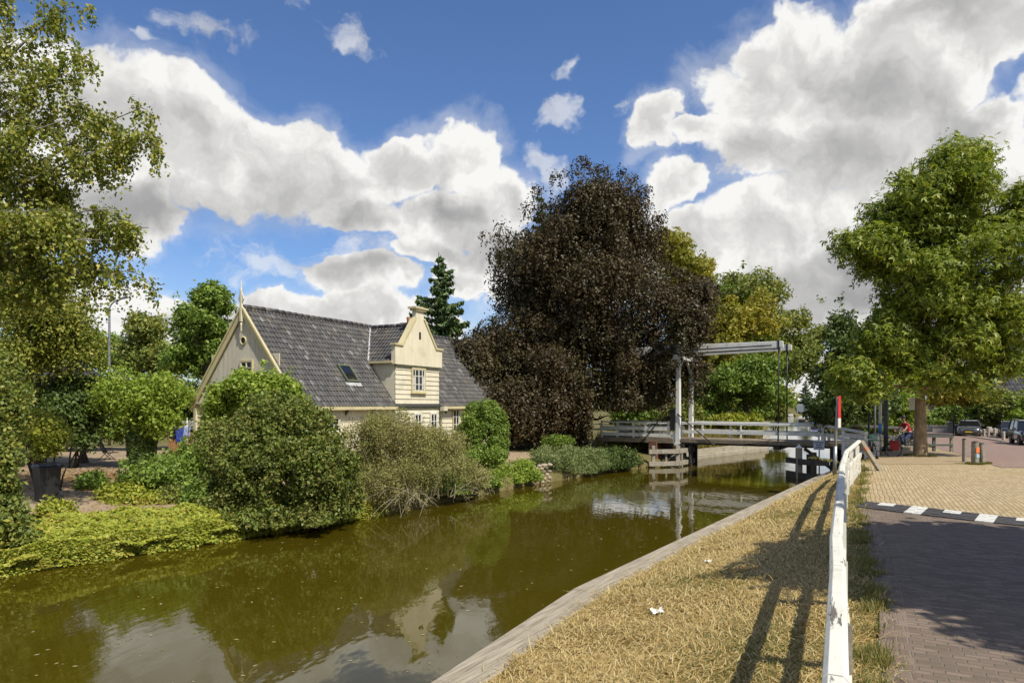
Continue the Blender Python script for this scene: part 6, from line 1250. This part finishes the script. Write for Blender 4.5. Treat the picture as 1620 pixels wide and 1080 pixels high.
def skinned(name, joints, edges, mat, parent, sub=1, root=0):
    me = bpy.data.meshes.new(name); me.from_pydata([j[:3] for j in joints], edges, []); o = bpy.data.objects.new(name, me); COL.objects.link(o); me.materials.append(mat)
    m = o.modifiers.new('skin', 'SKIN'); m.use_smooth_shade = True
    for i, j in enumerate(joints): me.skin_vertices[0].data[i].radius = (j[3], j[4] if len(j) > 4 else j[3]); me.skin_vertices[0].data[i].use_root = (i == root)
    s = o.modifiers.new('sub', 'SUBSURF'); s.levels = sub; s.render_levels = sub; o.parent = parent; return o
def cyclist():
    """rides to the left (-x); local +x is forward, turned with the bicycle"""
    t = thing('person', 'cyclist in red shirt, dark cap, blue jeans and white shoes riding left past the tree', 'person', CY, R(188))
    skin = pmat('skin', (.42, .24, .16), (.38, .21, .14), 6, .5); jeans = pmat('denim', (.035, .05, .12), (.05, .065, .14), 8, .85); red = pmat('red_shirt', (.36, .018, .035), (.30, .015, .03), 5, .85)
    hip = (-.26, 0, .98); S = .96
    J = [(-.27, 0, .96, .13, .15), (-.20, 0, 1.12, .12, .15), (-.12, 0, 1.28, .12, .16), (-.05, 0, 1.42, .11, .15), (.0, 0, 1.52, .06), (.04, 0, 1.60, .052), (.07, 0, 1.66, .075), (.09, 0, 1.75, .095), (.08, 0, 1.83, .08)]
    E = [(i, i + 1) for i in range(8)]
    def chain(pts, at_):
        p = at_
        for q in pts: J.append(q); E.append((p, len(J) - 1)); p = len(J) - 1
        return p
    for s in (-1, 1):
        w = chain([(-.03, s * .17, 1.44, .062), (.08, s * .24, 1.28, .045), (.16, s * .27, 1.18, .040), (.24, s * .28, 1.14, .035), (.10 + .20, s * .285, 1.11, .028)], 3)
        h = J[w]; hx, hy, hz = h[0], h[1], h[2]
        chain([(hx + .04, hy, hz - .01, .032)], w); pw = len(J) - 1
        for k in range(4): chain([(hx + .075 + .004 * k, hy + s * (.03 - .02 * k), hz + .0, .0105), (hx + .10, hy + s * (.03 - .02 * k), hz - .03, .0095), (hx + .085, hy + s * (.03 - .02 * k), hz - .055, .0085)], pw)
        chain([(hx + .05, hy - s * .04, hz - .02, .012), (hx + .08, hy - s * .045, hz - .045, .0095)], pw)
        if s < 0: lg = [(-.24, s * .10, .93, .095), (.16, s * .11, .80, .07), (.10, s * .10, .55, .055), (.0, s * .10, .36, .042), (.02, s * .10, .30, .035), (.14, s * .10, .27, .03)]
        else: lg = [(-.24, s * .10, .90, .095), (.07, s * .11, .66, .07), (.03, s * .10, .42, .055), (-.02, s * .10, .21, .042), (0, s * .10, .13, .036), (.13, s * .10, .105, .03)]
        chain(lg, 0)
    skinned('body', J, E, skin, t, 2)
    # clothes follow the body: shirt, jeans, shoes, cap, pack
    TJ = [(-.28, 0, .95, .145, .165), (-.20, 0, 1.12, .14, .165), (-.12, 0, 1.28, .14, .175), (-.05, 0, 1.43, .125, .165), (.0, 0, 1.50, .07)]
    TE = [(0, 1), (1, 2), (2, 3), (3, 4)]
    for s in (-1, 1): TJ += [(-.03, s * .18, 1.44, .08), (.05, s * .225, 1.31, .066)]; TE += [(3, len(TJ) - 2), (len(TJ) - 2, len(TJ) - 1)]
    skinned('shirt', TJ, TE, red, t, 2)
    PJ = [(-.27, 0, .95, .14, .165)]; PE = []
    for s in (-1, 1):
        lg = [(-.23, s * .105, .925, .108), (.16, s * .112, .80, .085), (.10, s * .10, .57, .07), (.0, s * .10, .37, .06)] if s < 0 else [(-.23, s * .105, .90, .108), (.07, s * .112, .665, .085), (.03, s * .10, .43, .07), (-.02, s * .10, .22, .06)]
        p = 0
        for q in lg: PJ.append(q); PE.append((p, len(PJ) - 1)); p = len(PJ) - 1
    skinned('jeans', PJ, PE, jeans, t, 2)
    for s, z in ((-1, .275), (1, .105)): skinned('shoe', [(-.03, s * .10, z + .03, .048), (.06, s * .10, z + .01, .05, .045), (.17, s * .10, z - .005, .04, .032)], [(0, 1), (1, 2)], MAT['window_white'], t, 2)
    c = MB(); c.lathe([(.108, 0), (.112, .05), (.09, .10), (.04, .125)], (.075, 0, 1.79), 14); c.prism([(.16, -.08, 1.79), (.26, -.05, 1.775), (.26, .05, 1.775), (.16, .08, 1.79)], (0, 0, .015)); c.build('cap', MAT['black_plastic'], t)
    fz = MB(); fz.prism([(.175, -.012, 1.72), (.215, 0, 1.70), (.175, .012, 1.70), (.17, 0, 1.75)], (0, .004, 0)); fz.build('nose', skin, t)
    fe = MB()
    for s in (-1, 1): fe.lathe([(.004, 0), (.013, .008), (.013, .02), (.004, .026)], (.163, s * .035, 1.735), 8)
    fe.build('eyes', MAT['black_plastic'], t)
    ea = MB()
    for s in (-1, 1): ea.lathe([(.008, -.03), (.02, 0), (.008, .03)], (.07, s * .098, 1.73), 8)
    ea.build('ears', skin, t); mo = MB(); mo.box((.168, 0, 1.672), (.014, .05, .012)); mo.build('mouth', pmat('lips', (.30, .11, .09), None, 1, .5), t)
cyclist()

# ------------------------------------------------------------------ the garden on the left
def bin_():
    t = thing('wheelie_bin', 'black plastic wheeled rubbish bin in the shaded garden yard', 'bin', (-13.15, 19.3, -.33), R(-32)); m = MB(); m.add([(-.20, -.22, .03), (.20, -.22, .03), (.20, .22, .03), (-.20, .22, .03), (-.24, -.28, .98), (.24, -.28, .98), (.24, .28, .98), (-.24, .28, .98)], [(0, 1, 5, 4), (1, 2, 6, 5), (2, 3, 7, 6), (3, 0, 4, 7), (0, 3, 2, 1), (4, 5, 6, 7)]); m.box((0, 0, .955), (.52, .60, .05)); m.build('body', MAT['black_plastic'], t, .015)
    l = MB(); l.add([(-.26, -.32, 1.0), (.26, -.32, 1.0), (.26, .30, 1.0), (-.26, .30, 1.0), (-.23, -.28, 1.06), (.23, -.28, 1.06), (.22, .25, 1.10), (-.22, .25, 1.10)], [(0, 1, 5, 4), (1, 2, 6, 5), (2, 3, 7, 6), (3, 0, 4, 7), (4, 5, 6, 7), (0, 3, 2, 1)]); l.build('lid', MAT['black_plastic'], t, .012)
    h = MB(); h.tube([(-.22, .33, 1.0), (.22, .33, 1.0)], .02, 8); h.build('handle', MAT['black_plastic'], t)
    for s in (-1, 1): w = MB(); w.tube([(s * .22, .22, .1), (s * .28, .22, .1)], .10, 14); w.build('wheel', MAT['rubber'], t)
bin_()
def garden_chair(label, loc, rz, cloth, metal):
    t = thing('garden_chair', label, 'chair', loc, rz, 'folding garden chairs in the yard'); b = MB(); b.add([(-.22, .02, .44), (.22, .02, .44), (.21, .32, 1.12), (-.21, .32, 1.12), (-.22, .05, .43), (.22, .05, .43), (.21, .35, 1.11), (-.21, .35, 1.11)], [(0, 1, 2, 3), (7, 6, 5, 4), (0, 4, 5, 1), (1, 5, 6, 2), (2, 6, 7, 3), (3, 7, 4, 0)]); b.build('backrest', cloth, t)
    s = MB(); s.box((0, -.22, .43), (.44, .46, .025)); s.build('seat', cloth, t)
    for sd in (-1, 1):
        f = MB(); f.tube([(sd * .25, -.40, 0), (sd * .25, .05, .45), (sd * .24, .34, 1.14)], .016, 7); f.build('back_frame', metal, t)
        f = MB(); f.tube([(sd * .27, .32, 0), (sd * .27, -.30, .62)], .015, 7); f.build('leg', metal, t)
        f = MB(); f.bar((sd * .27, -.38, .63), (sd * .27, .14, .65), .05, .025); f.build('armrest', MAT['black_plastic'], t)
    f = MB(); f.tube([(-.24, .34, 1.13), (.24, .34, 1.13)], .015, 7); f.tube([(-.25, -.38, .02), (.25, -.38, .02)], .013, 7); f.tube([(-.27, .31, .02), (.27, .31, .02)], .013, 7); f.build('crossbars', metal, t)
garden_chair('grey folding garden chair with pale frame standing in the sunlit yard', (-17.05, 31.8, -.14), R(200), pmat('grey_mesh', (.16, .17, .165), (.13, .14, .135), 8, .8), MAT['steel'])
garden_chair('dark garden chair in the shade left of the ivy-clad trunk', (-18.2, 30.6, -.18), R(140), MAT['black_plastic'], MAT['black_iron'])
def dryer():
    p = (-14.9, 31.3, -.2); t = thing('clothes_dryer', 'white rotary clothes line opened out in the yard by the gable', 'clothes line', p, R(15)); m = MB(); m.tube([(0, 0, 0), (0, 0, 2.0)], .022, 8); m.build('pole', MAT['window_white'], t)
    tips = []
    for k in range(4):
        a = R(k * 90 + 20); e = Vector((math.cos(a) * 1.3, math.sin(a) * 1.3, 1.86)); tips.append(e); q = MB(); q.tube([(0, 0, 1.45), e], .016, 7); q.build('arm', MAT['window_white'], t)
    l = MB()
    for s in (1., .86, .72, .58, .44):
        for k in range(4): a, b = Vector((0, 0, 1.45)).lerp(tips[k], s), Vector((0, 0, 1.45)).lerp(tips[(k + 1) % 4], s); l.tube([a, (a + b) / 2 + Vector((0, 0, -.03)), b], .006, 4)
    l.build('lines', MAT['window_white'], t)
    rng = np.random.default_rng(7)
    for lb, mt, x, y, w, hh in (('black garment hanging on the clothes line', MAT['black_plastic'], -.50, -.55, .30, .58), ('light blue garment hanging on the clothes line near the pole', pmat('pale_blue_cloth', (.36, .42, .62), (.28, .34, .55), 4, .9), .05, -.50, .38, .45), ('blue trousers hanging low on the clothes line', MAT['tarp_blue'], -.2, -.60, .36, .72)):
        g = MB(); n = 9; vs = []
        for j in range(n):
            for i in range(n):
                s, q = i / (n - 1) - .5, j / (n - 1); vs.append((s * w * (1 - .15 * q), .04 * math.sin(s * 13 + q * 3) * (q + .2), -q * hh * (1 + .12 * math.sin(s * 9)) - .02))
        g.add(vs, [(j * n + i, j * n + i + 1, (j + 1) * n + i + 1, (j + 1) * n + i) for j in range(n - 1) for i in range(n - 1)], True); o = g.build('hanging_garment', mt, None); o.location = Vector(p) + Matrix.Rotation(R(15), 3, 'Z') @ Vector((x, y, 1.62)); o.rotation_euler = (0, 0, R(28)); s_ = o.modifiers.new('solid', 'SOLIDIFY'); s_.thickness = .012
        tag(o, lb, 'garment', 'laundry on the clothes line')
dryer()
def sack():
    t = thing('rubbish_sack', 'black rubbish sack leaning near the gable wall by the clothes line', 'sack', (-13.9, 31.0, -.2)); m = MB(); m.lathe([(.20, 0), (.32, .12), (.34, .35), (.26, .6), (.10, .78), (.06, .82), (.12, .92)], (0, 0, 0), 12); o = m.build('sack', MAT['black_plastic'], t); 
    for v in o.data.vertices: v.co.x += .04 * math.sin(v.co.z * 17 + v.co.y * 12); v.co.y += .04 * math.sin(v.co.z * 13 + v.co.x * 15)
sack()
def stones():
    rng = random.Random(12); k = 0; words = ['grey', 'brown', 'tan', 'dark']
    t = thing('stone_facing', 'patch of rounded stones facing the bank between the two creepers', 'stone wall', (1.15, 31.6, -1.3)); m = MB()
    for j in range(6):
        for i in range(4):
            c = Vector((-.25 + i * .26 + (j % 2) * .12 + rng.uniform(-.03, .03), .05 + j * .07 + i * .32, .05 + j * .15)); r_ = rng.uniform(.10, .15); bm = bmesh.new(); bmesh.ops.create_icosphere(bm, subdivisions=2, radius=r_); s = Vector((rng.uniform(.9, 1.3), rng.uniform(.8, 1.1), rng.uniform(.65, .9)))
            bm.verts.ensure_lookup_table(); m.add([Vector((v.co.x * s.x, v.co.y * s.y, v.co.z * s.z)) * (1 + .12 * math.sin(v.co.x * 40 + i) * math.sin(v.co.z * 35 + j)) + c for v in bm.verts], [[v.index for v in f.verts] for f in bm.faces], True); bm.free()
    m.build('stones', MAT['stone'], t)
stones()

# ------------------------------------------------------------------ far canal: boats, camper
def boat(label, px, py, Y, L, rz, hull, cover=None, cabin=False):
    p = W(px, py, Y); t = thing('moored_boat', label, 'boat', (p.x, Y, WATER), rz, 'small boats moored along the right bank far up the canal'); m = MB(); vs = []; n = 9; st = [(-.5, .30, .42), (-.3, .38, .42), (0, .40, .45), (.25, .32, .50), (.42, .14, .58), (.5, .01, .64)]
    for x, w, z in st: vs += [(x * L, -w * L * .42, z), (x * L, -w * L * .36, .0), (x * L, 0, -.12), (x * L, w * L * .36, .0), (x * L, w * L * .42, z)]
    fs = [(i * 5 + k, i * 5 + k + 1, (i + 1) * 5 + k + 1, (i + 1) * 5 + k) for i in range(5) for k in range(4)] + [(0, 1, 2, 3, 4)]; m.add(vs, fs); m.build('hull', hull, t)
    c = MB(); vs = []
    for x, w, z in st: vs += [(x * L, -w * L * .42, z + .01), (x * L * .98, -w * L * .2, z + (.38 if cover else .03)), (x * L * .98, w * L * .2, z + (.38 if cover else .03)), (x * L, w * L * .42, z + .01)]
    c.add(vs, [(i * 4 + k, i * 4 + k + 1, (i + 1) * 4 + k + 1, (i + 1) * 4 + k) for i in range(5) for k in range(3)] + [(0, 3, 2, 1)]); c.build('cover' if cover else 'deck', cover or MAT['deck_wood'], t)
    if cabin: q = MB(); q.box((.0, 0, .85), (L * .4, L * .24, .6)); q.build('cabin', MAT['window_white'], t, .06)
dk = pmat('dark_hull', (.02, .022, .03), None, 1, .4); wh = MAT['window_white']
boat('moored boat under a bright blue cover', 1291, 671, 118, 5., R(62), dk, MAT['tarp_blue'])
boat('low dark moored boat just beyond the blue-covered one', 1281, 668, 132, 5., R(64), dk)
boat('moored boat with a white cabin half hidden among dark boats', 1269, 665, 152, 5., R(64), dk, None, True)
boat('small white moored boat furthest up the canal', 1251, 660, 186, 5., R(66), wh, None, True)
def camper():
    p = W(1274, 650, 210); t = thing('camper_van', 'white camper van parked on the far bank at the canal bend', 'camper van', (p.x, 210, -.4), R(-70)); m = MB(); m.prism([(-2.6, -1, .4), (2.7, -1, .4), (2.7, -1, 1.2), (2.0, -1, 1.6), (2.3, -1, 2.4), (1.8, -1, 2.9), (-2.6, -1, 2.9)], (0, 2, 0)); m.build('body', wh, t, .12); w_ = MB(); w_.box((2.2, 0, 1.75), (.5, 1.7, .5)); w_.box((2.1, 0, 2.6), (.35, .9, .3)); w_.build('windscreen', MAT['glass'], t)
    for x in (-1.6, 1.7): q = MB(); q.tube([(x, -1.02, .36), (x, 1.02, .36)], .36, 14); q.build('wheels', MAT['rubber'], t)
camper()

# ------------------------------------------------------------------ small things
def litter(label, px, py, z, s, seed):
    Y = 1080 * (EYE - z) / (py - 640); p = W(px, py, Y); rng = np.random.default_rng(seed); n = 7; V = []
    zz = float(bankz(np.array(p.x), np.array(p.y)))
    for j in range(n):
        for i in range(n): V.append((p.x + (i / (n - 1) - .5) * s * 1.3 + rng.normal(0, s * .08), p.y + (j / (n - 1) - .5) * s * 1.6 + rng.normal(0, s * .08), zz + .05 + abs(rng.normal(0, s * .22))))
    o = np_mesh('paper_scrap', V, [(j * n + i, j * n + i + 1, (j + 1) * n + i + 1, (j + 1) * n + i) for j in range(n - 1) for i in range(n - 1)], MAT['window_white']); tag(o, label, 'litter', 'paper scraps on the dry grass')
litter('crumpled white paper scrap in the lower middle of the dry grass', 1040, 985, -.66, .13, 5); litter('smaller white paper scrap further up the dry grass towards the bridge', 1121, 888, -.5, .10, 6)
def floating():
    rng = np.random.default_rng(9); N = 520; y = 8 + 26 * rng.random(N) ** 1.3; l, r = at(Lp, y), at(Rp, y); x = l + .2 + (r - l - .5) * rng.random(N); P = np.stack([x, y, np.full(N, WATER + .006)], 1); a = rng.random(N) * 6.28; L = (.018 + .035 * rng.random(N) ** 2)[:, None]; A = np.stack([np.cos(a), np.sin(a), 0 * a], 1); B = np.stack([-np.sin(a), np.cos(a), 0 * a], 1)
    V = np.stack([P - A * L, P + B * L * .5, P + A * L, P - B * L * .5], 1).reshape(-1, 3); tag(leaf_obj('floating_leaves', V, leafmat('floating_leaf', [(.30, .24, .08), (.42, .36, .16), (.20, .20, .05), (.5, .45, .3)], .1), None), kind='stuff')
floating()
def fallen():
    rng = np.random.default_rng(10); N = 5000; x = np.concatenate([rng.normal(-15.5, 2.2, N), rng.uniform(-22, -8, 1500)]); y = np.concatenate([rng.normal(23.5, 1.8, N), rng.uniform(18, 34, 1500)]); ok = x < at(Lp, y) - 2; x, y = x[ok], y[ok]; N = len(x)
    z = zl(x, y) + .035 + .02 * rng.random(N); m = 420; y2 = 13.5 + 5.6 * rng.random(m); d2 = 3.2 * rng.random(m) ** .6; x = np.concatenate([x, at(Lp, y2) - d2]); y = np.concatenate([y, y2]); z = np.concatenate([z, np.interp(d2, [0, .35, 1., 2.2], [-1., -.7, -.47, -.30]) + .06 * rng.random(m)]); N += m
    P = np.stack([x, y, z], 1); tag(leaf_obj('fallen_leaves', leaves(P, np.tile([0, 0, 1.], (N, 1)), .07, rng, 1.5, 3.), leafmat('fallen_leaf', [(.22, .10, .035), (.34, .17, .055), (.40, .26, .09), (.16, .12, .05)], .1), None), kind='stuff')
fallen()
def weeds():
    rng = np.random.default_rng(13); N = 16000; Y = 4.5 + 26 * rng.random(N) ** 1.6; c = np.array([ed(y) for y in Y]); X = c + rng.normal(-.05, .10, N) + .05 * np.sin(Y * 9); n2 = 5000; a = rng.random(n2) * 6.28; which = rng.integers(0, 3, n2); bx = np.array([18.45, 18.95, 18.9])[which]; by = np.array([27.2, 27.5, 31.6])[which]; q = np.array([.2, .2, .45])[which] * (1 + .5 * rng.random(n2)); X = np.concatenate([X, bx + q * np.cos(a)]); Y = np.concatenate([Y, by + q * np.sin(a)])
    keep = np.concatenate([np.sin(Y[:N] * 3.1) + np.sin(Y[:N] * 7.7) + rng.normal(0, .6, N) > .3, np.ones(n2, bool)]); X, Y = X[keep], Y[keep]; N = len(X); Z = zr(X, Y) + .02
    a = rng.random(N) * 6.28; t = .3 + 1.1 * rng.random(N); L = .05 + .07 * rng.random(N); D = np.stack([np.cos(a) * np.cos(t), np.sin(a) * np.cos(t), np.sin(t)], 1) * L[:, None]; S = np.stack([-np.sin(a), np.cos(a), 0 * a], 1) * (.003 + .0003 * Y)[:, None]; P = np.stack([X, Y, Z], 1)
    V = np.stack([P - S, P + S, P + D + S * .3, P + D - S * .3], 1).reshape(-1, 3); tag(leaf_obj('weeds', V, leafmat('weed_blade', [(.09, .12, .02), (.15, .17, .03), (.26, .22, .07), (.36, .28, .11)], .3), None), kind='stuff')
weeds()
